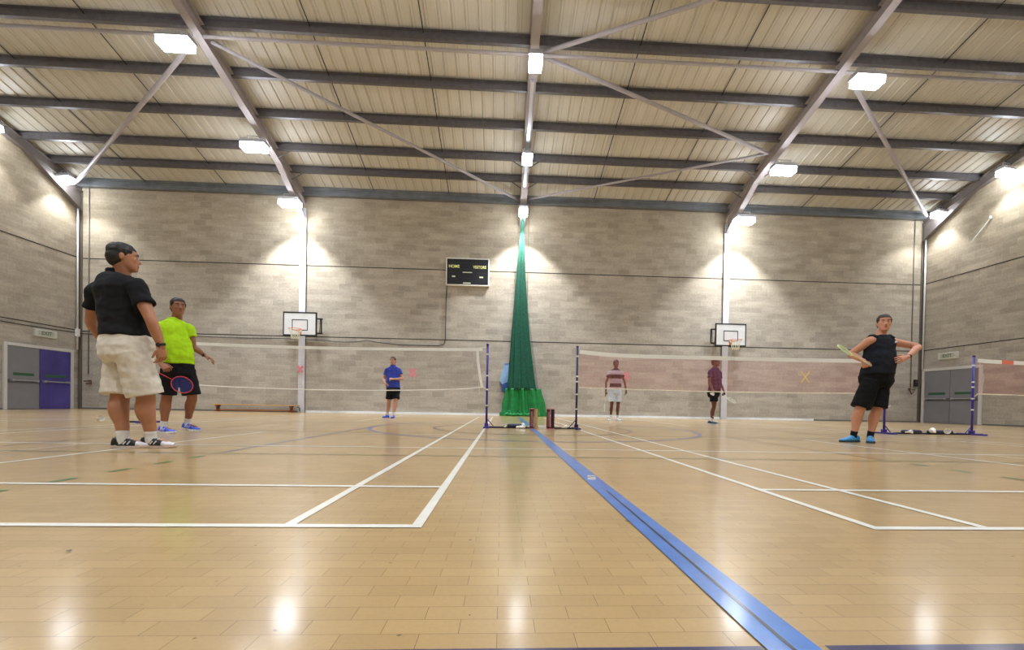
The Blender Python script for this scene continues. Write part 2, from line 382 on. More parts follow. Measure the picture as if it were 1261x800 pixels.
t=pipe('conduit_pipe',[(XL+.07,YF-.12,8.1),(XL+.07,YF-.12,2.2)],.028,white_paint,'white vertical conduit in the far left corner','pipe')
bm=bmesh.new(); box(bm,-.05,.06,-.05,.05,-5.42,-5.14); bezel(obj('junction_box',bm,white_paint,t),.008)
t=pipe('conduit_pipe',[(XR-.07,YF-.12,8.2),(XR-.07,YF-.12,2.1)],.028,white_paint,'white vertical conduit in the far right corner','pipe')
pipe('dark_conduit',[(-15.44,YF-.03,8.2),(-15.44,YF-.03,1.3)],.014,mat('grey_conduit',(112,106,98),.6),'thin grey conduit on far wall near the left corner','pipe')
pipe('dark_conduit',[(16.66,YF-.03,8.2),(16.66,YF-.03,1.4)],.014,MATS['grey_conduit'],'thin grey conduit ending at a call point near right corner','pipe')
pipe('dark_conduit',[(.93,YF-.03,8.2),(.93,YF-.03,2.9)],.010,MATS['grey_conduit'],'thin grey conduit on the wall just right of the curtain','pipe')
# horizontal movement joints of the blockwork
k=1
for z in (5.6,2.9):
    bm=bmesh.new(); box(bm,XL,XR,YF-.004,YF+.01,z-.016,z+.016); structure(f'trim_{k}',bm,black_gap); k+=1
    for x0,x1 in ((XL-.01,XL+.004),(XR-.004,XR+.01)):
        bm=bmesh.new(); box(bm,x0,x1,YN,YF,z-.016+.02,z+.016+.02); structure(f'trim_{k}',bm,black_gap); k+=1
# skirting: painted white strip in the middle stretch, grey edge elsewhere
sk_w=mat('skirting_white',(226,232,240),.35,0,.1,2); sk_g=mat('skirting_grey',(96,98,102),.6)
bm=bmesh.new(); box(bm,-7.5,12.6,YF-.03,YF,0,.075); structure('baseboard_back',bm,sk_w)
bm=bmesh.new(); box(bm,XL,-7.8,YF-.012,YF,0,.05); structure('baseboard_back_left',bm,sk_g)
bm=bmesh.new(); box(bm,12.6,XR,YF-.012,YF,0,.05); structure('baseboard_back_right',bm,sk_g)
bm=bmesh.new(); box(bm,XL,XL+.012,YN,14.7,0,.05); structure('baseboard_left',bm,sk_g)
bm=bmesh.new(); box(bm,XR-.012,XR,YN,14.85,0,.05); structure('baseboard_right',bm,sk_g)

# ------------------------------------------------------------------ floor markings (parts of the floor)
Wl=line_mat('line_white',(236,236,228),.12); Bl=line_mat('line_blue',(62,118,196),.25); Nb=line_mat('line_navy',(46,48,92),.2)
Bk=line_mat('line_dark',(112,92,70),.2); Gr=line_mat('line_green',(70,120,62),.35); Wf=line_mat('line_white_faded',(216,206,184),.15); Gf=line_mat('line_green_faded',(132,126,84),.2)
Bd=line_mat('line_blue_grey',(92,96,120),.3)
lz=[.0008]
def fline(name,x0,y0,x1,y1,w,m,z=.001):
    a,b_=V((x0,y0,0)),V((x1,y1,0)); d=(b_-a).normalized(); n=V((-d.y,d.x,0))*w/2
    bm=bmesh.new(); q=[bm.verts.new(p+V((0,0,z))) for p in (a-n,b_-n,b_+n,a+n)]; bm.faces.new(q)
    return obj(name,bm,m,floor,origin=(0,0,0))
def farc(name,cx_,cy_,r,a0,a1,w,m,z=.001,n=72):
    bm=bmesh.new(); A=[];B=[]
    for i in range(n+1):
        t=math.radians(a0+(a1-a0)*i/n)
        A.append(bm.verts.new((cx_+(r-w/2)*math.cos(t),cy_+(r-w/2)*math.sin(t),z))); B.append(bm.verts.new((cx_+(r+w/2)*math.cos(t),cy_+(r+w/2)*math.sin(t),z)))
    for i in range(n): bm.faces.new((A[i],B[i],B[i+1],A[i+1]))
    return obj(name,bm,m,floor)
def court(xa,xb,y0=1.594):
    y1=y0+13.4; w=.04; z=.0022
    for x in (xa+.02,xb-.02,xa+.48,xb-.48): fline('badminton_line',x,y0,x,y1,w,Wl,z)
    for y in (y0+.02,y1-.02,y0+.78,y1-.78): fline('badminton_line',xa,y,xb,y,w,Wl,z+.0002)
    for y in (y0+4.70,y1-4.70): fline('badminton_line',xa,y,xb,y,w,Wf,z+.0002)
    xc=(xa+xb)/2
    fline('badminton_line',xc,y0,xc,y0+4.7,w,Wl,z); fline('badminton_line',xc,y1-4.7,xc,y1,w,Wl,z)
court(-6.382,-.282); court(1.419,7.519); court(9.336,15.436); court(-14.5,-8.4)
fline('blue_court_line',.555,.70,.60,14.9,.104,Bl,.0032)
fline('blue_line_seam',.553,.70,.563,2.3,.009,line_mat('line_seam',(24,24,34),.1),.0038)
fline('worn_tape',.553,2.64,.585,2.80,.05,line_mat('worn_tape_m',(206,210,214),.5),.0036)
fline('worn_tape',.54,2.72,.60,2.76,.02,line_mat('worn_tape_d',(70,70,80),.5),.0038)
fline('navy_court_line',-15,.757,.500,.757,.10,Nb,.0012); fline('navy_court_line',.625,.757,16,.757,.10,Nb,.0012)
fline('white_court_line',-15.5,4.45,16.5,4.45,.04,Wl,.0016)
fline('white_court_line',-3.97,1.7,-3.97,4.45,.035,Wf,.0014); fline('white_court_line',5.17,1.7,5.17,4.45,.035,Wf,.0014)
fline('green_court_line',-15.5,3.786,16.5,3.786,.045,Gf,.0014)
for x in (-2.36,3.52):
    for y in (2.07,2.42,2.77,3.12,3.46): fline('green_dash',x,y,x,y+.14,.05,Gr,.0016)
fline('blue_grey_line',-2.36,3.86,-2.33,8.2,.05,Bd,.0013); fline('dark_court_line',3.50,3.86,3.50,6.9,.04,Bk,.0013)
fline('dark_court_line',-4.45,1.7,-4.45,12.6,.04,Bk,.0013); fline('dark_court_line',5.66,1.7,5.66,12.6,.04,Bk,.0013)
farc('blue_center_circle',.6,8.27,2.92,0,360,.06,line_mat('line_circle_blue',(72,88,158),.2),.0018,120)
farc('dark_center_circle',.58,8.27,1.81,0,360,.05,line_mat('line_circle_dark',(74,58,46),.2),.0018,100)
farc('dark_circle',-7.7,11.6,1.81,0,360,.05,Bk,.0012,90); farc('dark_circle',9.05,11.8,1.81,0,360,.05,Bk,.0012,90)
farc('dark_circle',9.05,9.0,1.85,0,360,.04,Bk,.0012,90)
fline('dark_court_line',-15,8.95,16,8.95,.04,Wf,.0010); fline('dark_court_line',-15,6.62,16,6.62,.04,Bk,.0011); fline('dark_court_line',5.7,7.9,13,7.0,.04,Bk,.0011)
dirt=mat('dirt_mark',(70,66,66),.6)
for x,y,w,h in ((.497,1.69,.035,.012),(.664,1.723,.02,.006),(-1.252,1.337,.014,.014),(-.748,1.384,.006,.006),(-.19,.85,.01,.004),(-.06,.93,.006,.004)):
    bm=bmesh.new(); vs=[bm.verts.new((x+w*random.uniform(.3,.6)*math.cos(i*PI/4),y+h*random.uniform(.4,.7)*math.sin(i*PI/4),.0042)) for i in range(8)]
    bm.faces.new(vs); obj('scuff_mark',bm,dirt,floor)

# ------------------------------------------------------------------ floodlights
glow=mat('lamp_glow',(255,255,255),.5,0,0,5,emit=(236,244,255),estr=52)
housing=mat('lamp_housing',(186,186,190),.4,.4)
def spot(parent,loc,energy,size,blend,rad=.16,rot=(0,0,0)):
    l=bpy.data.lights.new('lamp','SPOT'); l.energy=energy; l.spot_size=math.radians(size); l.spot_blend=blend; l.shadow_soft_size=rad; l.color=(.93,.965,1)
    o=bpy.data.objects.new('lamp',l); C.objects.link(o); o.parent=parent; o.location=loc; o.rotation_euler=rot; return o
def flood(x,y,z,w,d,label,group,E=900,tilt=(0,0),size=100):
    t=empty('floodlight',(x,y,z),label,'lamp',group)
    t.rotation_euler=(tilt[0],tilt[1],0)
    bm=bmesh.new(); box(bm,-w/2,w/2,-d/2,d/2,.015,.11)
    n=int(w/.08)
    for i in range(n):
        xx=-w/2+.04+i*(w-.08)/max(1,n-1); box(bm,xx-.008,xx+.008,-d/2+.03,d/2-.03,.11,.16)
    bezel(obj('housing',bm,housing,t),.01)
    bm=bmesh.new(); m_=2 if w>.5 else 1
    for i in range(m_):
        a=-w/2+.02+i*(w-.02)/m_; box(bm,a,a+(w-.02)/m_-.02,-d/2+.02,d/2-.02,-.15,.014)
    obj('lens',bm,glow,t)  # glowing box made deeper so its drop stands in for lamp glare
    bm=bmesh.new(); 
    for sx in (-w*.3,w*.3): tube(bm,[(sx,0,.12),(sx,0,.28)],.012,6)
    tube(bm,[(-w*.3,0,.28),(w*.3,0,.28)],.012,6); obj('bracket',bm,housing,t)
    spot(t,(0,0,-.19),E,size,.4)
    l=bpy.data.lights.new('spill','POINT'); l.energy=E*.01; l.shadow_soft_size=.2; l.color=(.93,.965,1)
    o=bpy.data.objects.new('spill',l); C.objects.link(o); o.parent=t; o.location=(0,0,-.3)
    return t
ROWS=[(16.36,7.62,'nearest the far wall'),(14.05,8.30,'halfway up the slope'),(10.77,8.80,'highest up the slope')]
for x,rn in zip(COLX,('left','middle','right')):
    for y,z,ln in ROWS:
        w,d=(.34,.42) if rn=='middle' else (.74,.34)
        xo={'left':-.12,'middle':0.0,'right':.22}[rn]
        flood(x+xo,y,z,w,d,f'bright white floodlight on the {rn} rafter, {ln}','floodlights on the rafters',E=1550 if y>16 else 780)
    for y,z in ((5.7,8.8),(2.45,8.3),(.15,7.62)):
        flood(x,y,z,.74,.34,'white floodlight on a rafter over the camera','floodlights over the camera',E=650)
for x,sn,sg in ((XL+.33,'left',1),(XR-.33,'right',-1)):
    for y,z,ln in ((16.35,8.13,'nearest the far wall'),(14.1,8.57,'second from the far wall')):
        flood(x,y,z,.42,.3,f'small floodlight on the {sn} wall, {ln}','floodlights on the side walls',E=420,tilt=(0,sg*-.15))
    for y,z in ((10.8,9.2),(5.7,9.2),(2.4,8.6)):
        flood(x,y,z,.42,.3,f'small floodlight on the {sn} wall beyond the frame edge','floodlights beyond the frame',E=300,tilt=(0,sg*-.15))
w=bpy.data.worlds.new('world'); sc.world=w; w.use_nodes=True
w.node_tree.nodes['Background'].inputs[0].default_value=(.5,.5,.5,1); w.node_tree.nodes['Background'].inputs[1].default_value=.05

# ------------------------------------------------------------------ doors and signs
dgrey=mat('door_grey',(128,130,138),.45,0,.05,3); dblue=mat('door_violet',(78,70,150),.25,0,.25,1.2); frame_w=mat('door_frame',(206,206,206),.45,0,.05)
bar_m=mat('push_bar_metal',(176,178,184),.3,.6); green=mat('sign_green',(44,92,66),.5); kick=mat('door_band',(96,98,104),.4,.2)
def door(n,xw,sg,y0,y1,leaves,name_lb):
    """double door in a side wall; sg = direction into the room"""
    t=empty(f'door_{n}',(xw,(y0+y1)/2,0),None,None); t['kind']='structure'
    hw=(y1-y0)/2
    bm=bmesh.new()
    for a,b_ in ((-hw-.1,-hw),(hw,hw+.1)): box(bm,0 if sg>0 else -.06,.06 if sg>0 else 0,a,b_,0,2.16)
    box(bm,0 if sg>0 else -.06,.06 if sg>0 else 0,-hw,hw,2.06,2.16); bezel(obj('door_frame',bm,frame_w,t),.006)
    for (a,b_,m,ms) in leaves:
        a-= (y0+y1)/2; b_-=(y0+y1)/2
        bm=bmesh.new(); box(bm,*( (0,.035) if sg>0 else (-.035,0)),a+.008,b_-.008,.01,2.05)
        lf=bezel(obj('door_leaf',bm,m,t),.004)
        bm=bmesh.new(); box(bm,*((.035,.045) if sg>0 else (-.045,-.035)),a+.02,b_-.02,.86,.98); obj('rail_band',bm,kick if ms else m,lf)
        bm=bmesh.new(); X0=sg*.10; tube(bm,[(X0,a+.12,.95),(X0,b_-.12,.95)],.022,10)
        for yy in (a+.12,b_-.12): box(bm,*sorted((sg*.04,sg*.12)),yy-.03,yy+.03,.91,.99)
        obj('push_bar',bm,bar_m,lf,smooth=False)
        bm=bmesh.new(); box(bm,*sorted((sg*.0355,sg*.039)),a+.18,b_-.18,1.11,1.20); sn=obj('push_sign',bm,green,lf)
    return t
door(1,XL,1,14.80,16.88,[(14.80,15.80,dgrey,True),(15.80,16.88,dblue,False)],'left')
door(2,XR,-1,14.98,17.02,[(14.98,16.0,dgrey,True),(16.0,17.02,dgrey,True)],'right')
sign_w=mat('sign_white',(198,200,192),.5); sign_txt=mat('sign_text_green',(92,108,92),.5)
for xw,sg,y,sd in ((XL,1,15.97,'left'),(XR,-1,16.09,'right')):
    t=empty('exit_sign',(xw,y,2.6),f'white exit sign box above the double doors in the {sd} wall','sign')
    bm=bmesh.new(); box(bm,*sorted((0,sg*.09)),-.36,.36,-.13,.13); bezel(obj('sign_box',bm,sign_w,t),.01)
    bm=bmesh.new(); box(bm,*sorted((sg*.09,sg*.094)),-.26,.26,-.085,.085); obj('sign_face',bm,mat('sign_face_m',(176,182,170),.5),t)
    text('sign_lettering','EXIT',.17,(sg*.096,0,0),(PI/2,0,sg*PI/2),sign_txt,t)
# pole bracket high on right wall
bm=bmesh.new(); tube(bm,[(XR-.03,14.77,7.3),(XR-.25,15.2,6.6)],.012,6); ellipsoid(bm,(XR-.03,14.77,7.32),(.04,.04,.06))
tag(obj('wall_hook',bm,white_paint,origin=(XR,14.8,7.3)),'thin pale hook bracket high on the right wall','bracket')
# call points etc. on the far wall near the corners
red=mat('dark_red_plastic',(88,52,44),.5); blk=mat('black_plastic',(26,26,28),.45,0,.1); 
t=empty('alarm_box',(16.87,YF,1.6),'small black box on the far wall beside the right corner','alarm'); bm=bmesh.new(); box(bm,-.08,.08,-.07,0,-.14,.14); bezel(obj('case',bm,blk,t),.01)
bm=bmesh.new(); box(bm,-.05,.05,-.08,-.07,-.0,.1); obj('cover',bm,red,t)
t=empty('call_point',(16.70,YF,1.26),'small red-brown triangular bracket low on far wall at right','alarm'); bm=bmesh.new()
tube(bm,[(-.12,-.06,.1),(.12,-.06,.06),(-.02,-.06,-.12),(-.12,-.06,.1)],.02,6); tube(bm,[(-.1,0,.1),(-.1,-.06,.1)],.02,6); obj('bracket',bm,red,t)
t=empty('call_point',(-15.42,YF,.98),'small red-brown bracket low on far wall at left corner','alarm'); bm=bmesh.new()
tube(bm,[(-.14,-.06,.05),(.10,-.06,.08),(.12,-.06,-.05),(-.06,-.06,-.04)],.025,6); tube(bm,[(0,0,.06),(0,-.06,.06)],.02,6); obj('bracket',bm,red,t)
t=empty('sounder_box',(16.87,YF,3.0),'small white box on the far wall near the right corner','alarm'); bm=bmesh.new(); box(bm,-.05,.05,-.07,0,-.13,.13); bezel(obj('case',bm,white_paint,t),.01)

# taped crosses on the far wall
pink=mat('pink_tape',(214,130,140),.7); yel=mat('yellow_tape',(222,214,96),.6)
for x,z,s_,m,y,lb in ((-7.64,1.63,.12,pink,YF-.17,'pink taped cross on the left white column'),(-3.47,1.6,.16,pink,YF-.002,'pink taped cross on the wall right of the blue-shirted player'),(4.9,1.64,.15,pink,YF-.002,'faint pink taped cross on the wall behind the striped-shirt player'),(12.23,1.75,.23,yel,YF-.002,'yellow taped cross on the wall behind the right net')):
    t=empty('taped_cross',(x,y,z),lb,'wall mark')
    for sgn in (-1,1):
        bm=bmesh.new(); box(bm,-.018 if m is yel else -.045,.018 if m is yel else .045,-.003,0,-s_*1.25,s_*1.25,M=Matrix.Rotation(sgn*math.radians(38),4,'Y'))
        obj('tape_strip',bm,m,t,loc=(0,-.001*(sgn+1),0))

# ------------------------------------------------------------------ cables on far wall
def sag(p0,p1,d,n=10): 
    p0,p1=V(p0),V(p1); return [p0.lerp(p1,i/n)-V((0,0,d*4*(i/n)*(1-i/n))) for i in range(n+1)]
yc=YF-.03
pts=sag((XL+.1,yc,2.80),(-12,yc,2.83),.05)+sag((-12,yc,2.83),(-8.6,yc,2.80),.03)+sag((-8.6,yc,2.80),(-6.7,yc,2.76),.0)+sag((-6.7,yc,2.76),(-5.2,yc,2.8),.06)+sag((-5.2,yc,2.8),(-3.4,yc,2.66),.04)+[V((-2.5,yc,2.66)),V((-2.27,yc,2.72)),V((-2.22,yc,2.9)),V((-2.22,yc,4.0)),V((-2.2,yc,5.0))]
clean=[pts[0]]
for p_ in pts[1:]:
    if (p_-clean[-1]).length>.03: clean.append(p_)
bm=bmesh.new(); tube(bm,clean,.016,6); tag(obj('wall_cable',bm,cable_m,origin=clean[0]),'sagging black cable along the far wall up to the scoreboard','cable')
bm=bmesh.new(); tube(bm,sag((-15.77,YF-.2,2.82),(-15.77,13.0,2.83),.04),.016,6); tag(obj('wall_cable',bm,cable_m,origin=(XL,YF,2.8)),'black cable along the left wall above the exit sign','cable')

# ------------------------------------------------------------------ scoreboard
t=empty('scoreboard',(-1.40,YF,5.52),'black wall scoreboard in a white frame lettered HOME and VISITORS','scoreboard')
W2,H2=.79,.49
bm=bmesh.new(); box(bm,-W2,W2,-.10,-.0,-H2,H2); obj('cabinet',bm,mat('score_black',(20,20,26),.35),t)
bm=bmesh.new()
for a in ((-W2-.02,W2+.02,-.12,0,H2,H2+.04),(-W2-.02,W2+.02,-.12,0,-H2-.04,-H2),(-W2-.04,-W2,-.12,0,-H2-.04,H2+.04),(W2,W2+.04,-.12,0,-H2-.04,H2+.04)): box(bm,*a)
obj('frame',bm,mat('score_frame',(222,220,210),.4),t)
yl=mat('score_yellow',(226,230,150),.5,emit=(226,230,150),estr=.15)
text('home_lettering','HOME',.155,(-.52,-.104,.20),(PI/2,0,0),yl,t,ext=.002,sx=.95)
text('visitors_lettering','VISITORS',.155,(.46,-.104,.19),(PI/2,0,0),yl,t,ext=.002,sx=.80)
wh=mat('score_white',(214,216,196),.5)
for x0,x1,z0,z1 in ((-.19,.17,-.035,.0),(-.60,-.47,-.21,-.155),(.46,.60,-.22,-.165),(-.17,.12,-.45,-.41)):
    bm=bmesh.new(); box(bm,x0,x1,-.104,-.1,z0,z1); obj('digit_strip',bm,wh,t)
ln=mat('score_lines',(62,62,84),.5); bm=bmesh.new()
for (x0,x1,z0,z1) in ((-.28,.26,.10,.106),(-.28,.26,-.24,-.234),(-.28,-.274,-.24,.1),(.254,.26,-.24,.1),(-.7,-.35,-.03,-.024),(-.7,-.35,-.29,-.284),(.35,.7,-.03,-.024),(.35,.7,-.29,-.284),(-.35,-.344,-.29,-.03),(.35,.356,-.29,-.03),(-.7,.7,.34,.344)): box(bm,x0,x1,-.103,-.1,z0,z1)
obj('panel_outlines',bm,ln,t)

# ------------------------------------------------------------------ basketball backboards
bbw=mat('backboard_white',(222,226,228),.35,0,.03,4); rim_m=mat('hoop_orange',(206,128,104),.45); net_w=mat('hoop_net',(206,204,178),.8)
def backboard(x,label,side):
    t=empty('basketball_backboard',(x,YF-.45,0),label,'backboard','basketball backboards')
    w,z0,z1=.60,2.87,3.72
    bm=bmesh.new(); box(bm,-w,w,-.02,.02,z0,z1); bd=obj('board',bm,bbw,t)
    bm=bmesh.new()
    for a in ((-w-.01,w+.01,z1-.03,z1+.015),(-w-.01,w+.01,z0-.015,z0+.03),(-w-.01,-w+.03,z0,z1),(w-.03,w+.01,z0,z1)): box(bm,a[0],a[1],-.026,.026,a[2],a[3])
    obj('edge_trim',bm,blk,t)
    bm=bmesh.new(); i0,i1,j0,j1=-.29,.29,3.05,3.46
    for a in ((i0,i1,j1-.03,j1),(i0,i1,j0,j0+.03),(i0,i0+.03,j0,j1),(i1-.03,i1,j0,j1)): box(bm,a[0],a[1],-.024,-.019,a[2],a[3])
    obj('target_square',bm,blk,t)
    bm=bmesh.new(); R_=.225; n=28
    rp=[V((R_*math.cos(2*PI*i/n),-.38+R_*math.sin(2*PI*i/n),3.05)) for i in range(n)]
    rings=[]
    for i,p_ in enumerate(rp):
        o_=(p_-V((0,-.38,3.05))).normalized(); rings.append((p_,o_*.011,V((0,0,.011))))
    ringloft(bm,rings,6,closed=True)
    box(bm,-.07,.07,-.17,-.02,3.0,3.06); box(bm,-.06,.06,-.03,-.02,2.9,3.1); obj('hoop',bm,rim_m,t)
    bm=bmesh.new()
    for i in range(12):
        for sg in (-1,1):
            a0=2*PI*i/12; a1=a0+sg*2*PI/24; a2=a0+sg*2*PI/12; a3=a0+sg*3*PI/12
            tube(bm,[(.215*math.cos(a0),-.38+.215*math.sin(a0),3.04),(.17*math.cos(a1),-.38+.17*math.sin(a1),2.92),(.14*math.cos(a2),-.38+.14*math.sin(a2),2.8),(.12*math.cos(a3),-.38+.12*math.sin(a3),2.68)],.006,4)
    obj('hoop_net',bm,net_w,t)
    bm=bmesh.new()
    for sx in (-.35,.35):
        for z in (3.0,3.55): tube(bm,[(sx,.02,z),(sx,.43,z)],.02,6)
        tube(bm,[(sx,.2,3.0),(sx,.2,3.55)],.018,6)
    sx=side*.72
    for z in (2.98,3.52): box(bm,min(sx,side*.55),max(sx,side*.55)+.05,.1,.16,z-.025,z+.025)
    tube(bm,[(-.4*side,.13,3.52),(side*.6,.13,3.52)],.02,6); tube(bm,[(sx,.13,3.0),(sx,.13,3.52)],.03,6); tube(bm,[(sx-.06*side,.13,3.0),(sx-.04*side,.13,3.52)],.012,6)
    obj('support_frame',bm,blk,t)
    return t
backboard(-7.54,'white basketball backboard on the far wall, left of the scoreboard',1)
backboard(8.86,'white basketball backboard on the far wall, right, partly behind a player',-1)

# ------------------------------------------------------------------ wooden bench
wood=mat('bench_wood',(196,150,84),.4,0,.15,5); wood_d=mat('bench_wood_dark',(120,62,36),.5,0,.15,8)
t=empty('balance_bench',(-9.2,16.93,0),'long low wooden gym bench against the far wall at left','bench')
bm=bmesh.new(); box(bm,-1.55,1.55,-.12,.12,.235,.27); bezel(obj('seat',bm,wood,t),.006)
bm=bmesh.new(); box(bm,-1.42,1.42,-.03,.03,.035,.085); bezel(obj('rail',bm,mat('rail_wood',(170,112,66),.4,0,.15,5),t),.005)
for x in (-1.38,1.30):
    bm=bmesh.new(); 
    for a in ((x-.04,x+.04,-.13,.13,0,.06),(x-.035,x+.035,-.06,.06,.05,.19),(x-.04,x+.04,-.11,.11,.18,.235)): box(bm,*a)
    bezel(obj('foot',bm,wood_d,t),.006)
bm=bmesh.new(); tube(bm,[(1.52,.0,.22),(1.60,0,.16),(1.60,0,.05)],.02,6); obj('hook',bm,blk,t)

# ------------------------------------------------------------------ green divider curtain
def pleated(zs,cxs,hw,hd,np_,amp,phase=0,seg=128,yc=16.86,wob=.02):
    bm=bmesh.new(); R=[]
    for k,(z,cx_,a,b_) in enumerate(zip(zs,cxs,hw,hd)):
        r=[]
        for i in range(seg):
            t_=2*PI*i/seg
            m_=1+amp*math.cos(np_*t_+phase+z*.25)+amp*.5*math.sin((np_*2+3)*t_+z*.7)+wob*noise.noise(V((t_*3,z*2,k*.1)))
            r.append(bm.verts.new((cx_+a*m_*math.cos(t_),yc+b_*m_*math.sin(t_),z)))
        R.append(r)
    for A,B in zip(R,R[1:]):
        for i in range(seg): bm.faces.new((A[i],A[(i+1)%seg],B[(i+1)%seg],B[i]))
    bm.faces.new(R[0][::-1]); bm.faces.new(R[-1]); return bm
def interp(tab,z):
    for (z0,a),(z1,b_) in zip(tab,tab[1:]):
        if z0<=z<=z1: return a+(b_-a)*(z-z0)/(z1-z0)
    return tab[-1][1] if z>tab[-1][0] else tab[0][1]
t=empty('divider_curtain',(.7,16.86,0),'tall green netting divider curtain gathered against the far wall','curtain')
zs=[1.0+i*(7.55-1.0)/60 for i in range(61)]
hwT=[(1.0,.47),(1.4,.43),(2.9,.31),(4.2,.22),(5.5,.14),(6.6,.085),(7.3,.045),(7.6,.03)]
cxT=[(1.0,.74),(2.9,.66),(5.5,.64),(7.6,.68)]
g_net=mat('curtain_net_green',(0,80,60),.75,0,.25,12,bump=.3)
g_skirt=mat('curtain_skirt_green',(10,128,62),.6,0,.25,6,bump=.2)
bm=pleated(zs,[interp(cxT,z)-.7 for z in zs],[interp(hwT,z) for z in zs],[min(.2,.35*interp(hwT,z)+.03) for z in zs],9,.17,yc=0)
obj('netting',bm,g_net,t,smooth=True)
zs=[0,.02,.06,.1,.18,.3,.5,.7,.85,1.0,1.06]
hwS=[(0,.64),(.1,.64),(.18,.58),(.5,.55),(.85,.49),(1.06,.47)]
bm=pleated(zs,[interp([(0,.86),(1.06,.80)],z)-.7 for z in zs],[interp(hwS,z) for z in zs],[interp([(0,.23),(.1,.23),(.18,.21),(1.06,.18)],z) for z in zs],8,.36,yc=0,wob=.12)
obj('skirt',bm,g_skirt,t,smooth=True)
bm=bmesh.new()   # collapsed folds on the floor
for i in range(9):
    x=-.5+i*.14; a=random.uniform(-.03,.03)
    tube(bm,[(x-.1,-.24+a,.03),(x,-.27+a,.07+random.uniform(0,.04)),(x+.12,-.24+a,.03)],[.02,.045,.02],8,round_ends=True)
obj('floor_folds',bm,mat('curtain_fold_green',(22,146,78),.6,0,.2,8),t,smooth=True)
bm=bmesh.new()   # scalloped band where netting is stitched to the skirt
for i in range(14):
    a0=PI+PI*i/13*1.0; x=.1+.50*math.cos(a0); y=.205*math.sin(a0)
    tube(bm,[(x-.03,y,1.05),(x,y-.012,1.0),(x+.03,y,1.06)],.018,6)
obj('stitched_band',bm,mat('band_dark_green',(8,64,44),.7),t)
# loose see-through fold of the netting on the right
def thin_net():
    m,nt,b=nodes_of('loose_netting'); b.inputs['Base Color'].default_value=hexc((52,96,78)); b.inputs['Alpha'].default_value=.35; b.inputs['Roughness'].default_value=.9; return m
bm=bmesh.new(); A=[]; 
for i in range(30):
    z=1.0+i*.14; u=i/29
    A.append([bm.verts.new((.40-.36*u+w_*(.30-.22*u),.03*math.sin(w_*9+z),z)) for w_ in (0,.33,.66,1)])
for a,b_ in zip(A,A[1:]):
    for i in range(3): bm.faces.new((a[i],a[i+1],b_[i+1],b_[i]))
obj('loose_fold',bm,thin_net(),t,smooth=True)

# light-blue bag hanging on the wall left of the curtain
t=empty('hanging_bag',(.1,YF-.02,1.5),'light blue folded bag hanging on the wall left of the green curtain','bag')
bl=mat('bag_light_blue',(140,182,226),.6,0,.12,4,bump=.3); bd=mat('bag_dark_blue',(44,84,160),.6,0,.1,5)
def slab(bm,poly,y0,y1,bulge=.03):
    A=[bm.verts.new((x,y1,z)) for x,z in poly]; B=[bm.verts.new((x,y0,z)) for x,z in poly]; n=len(poly)
    cxx=sum(x for x,z in poly)/n; cz=sum(z for x,z in poly)/n
    for i in range(n): bm.faces.new((A[i],A[(i+1)%n],B[(i+1)%n],B[i]))
    bm.faces.new(A[::-1]); c0=bm.verts.new((cxx,y0-bulge,cz))
    for i in range(n): bm.faces.new((B[i],B[(i+1)%n],c0))
bm=bmesh.new(); slab(bm,[(-.02,.52),(.28,.52),(.20,.05),(.10,-.22),(-.10,-.28),(-.20,-.14)],-.06,0); obj('flap',bm,bl,t)
bm=bmesh.new(); slab(bm,[(-.19,-.12),(-.06,-.26),(.12,-.20),(.16,-.40),(.02,-.62),(-.08,-.56)],-.05,0,.02); obj('pouch',bm,bd,t)
bm=bmesh.new(); tube(bm,[(.24,-.08,.5),(.16,-.1,.1),(.12,-.09,-.2),(-.02,-.09,-.25)],.012,6); tube(bm,[(0,-.07,.52),(.27,-.07,.525)],.01,6); obj('dark_seam',bm,bd,t)

# ------------------------------------------------------------------ badminton posts, floor bars and nets
NY=1.594+6.7
navy=mat('post_navy',(36,34,84),.35,0,.1,20); navy2=mat('post_violet',(58,44,140),.35,0,.1,20); navyb=mat('bar_navy',(30,32,62),.5)
ring_w=mat('post_ring_white',(220,222,228),.5)
def post(x,m,label,rings,foot=1):
    t=empty('net_post',(x,NY,0),label,'net post','badminton net posts')
    bm=bmesh.new(); tube(bm,[(0,0,.02),(0,0,1.56)],.021,14); obj('pole',bm,m,t,smooth=True)
    bm=bmesh.new(); tube(bm,[(0,0,1.545),(0,0,1.575)],.025,12); obj('top_cap',bm,m,t)
    for z in rings:
        bm=bmesh.new(); tube(bm,[(0,0,z-.014),(0,0,z+.014)],.0235,12); obj('ring',bm,ring_w,t)
    bm=bmesh.new(); box(bm,-.05,.05,-.25,.25,.0,.03); box(bm,-.035,.035,-.035,.035,.03,.09); bezel(obj('foot_plate',bm,m,t),.005)
    if foot:
        bm=bmesh.new(); tube(bm,[(foot*.02,0,.16),(foot*.13,0,.035)],.009,6); obj('gusset',bm,m,t)
    return t
post(-.282,navy2,'navy net post of the left court, left of the green curtain',(1.38,.98,.72,.42),1)
post(1.419,navy,'navy net post of the right court, right of the shuttle tubes',(1.38,1.0,.9,.66,.38),-1)
post(7.519,navy2,'violet-blue net post just behind the player in the black vest',(1.3,.7),1)
post(9.336,navy2,'violet-blue net post at far right in front of the grey doors',(1.38,1.05,.95,.72,.5),-1)
post(-6.382,navy2,'navy net post at the far end of the left net, behind the players',(1.3,.7),-1)
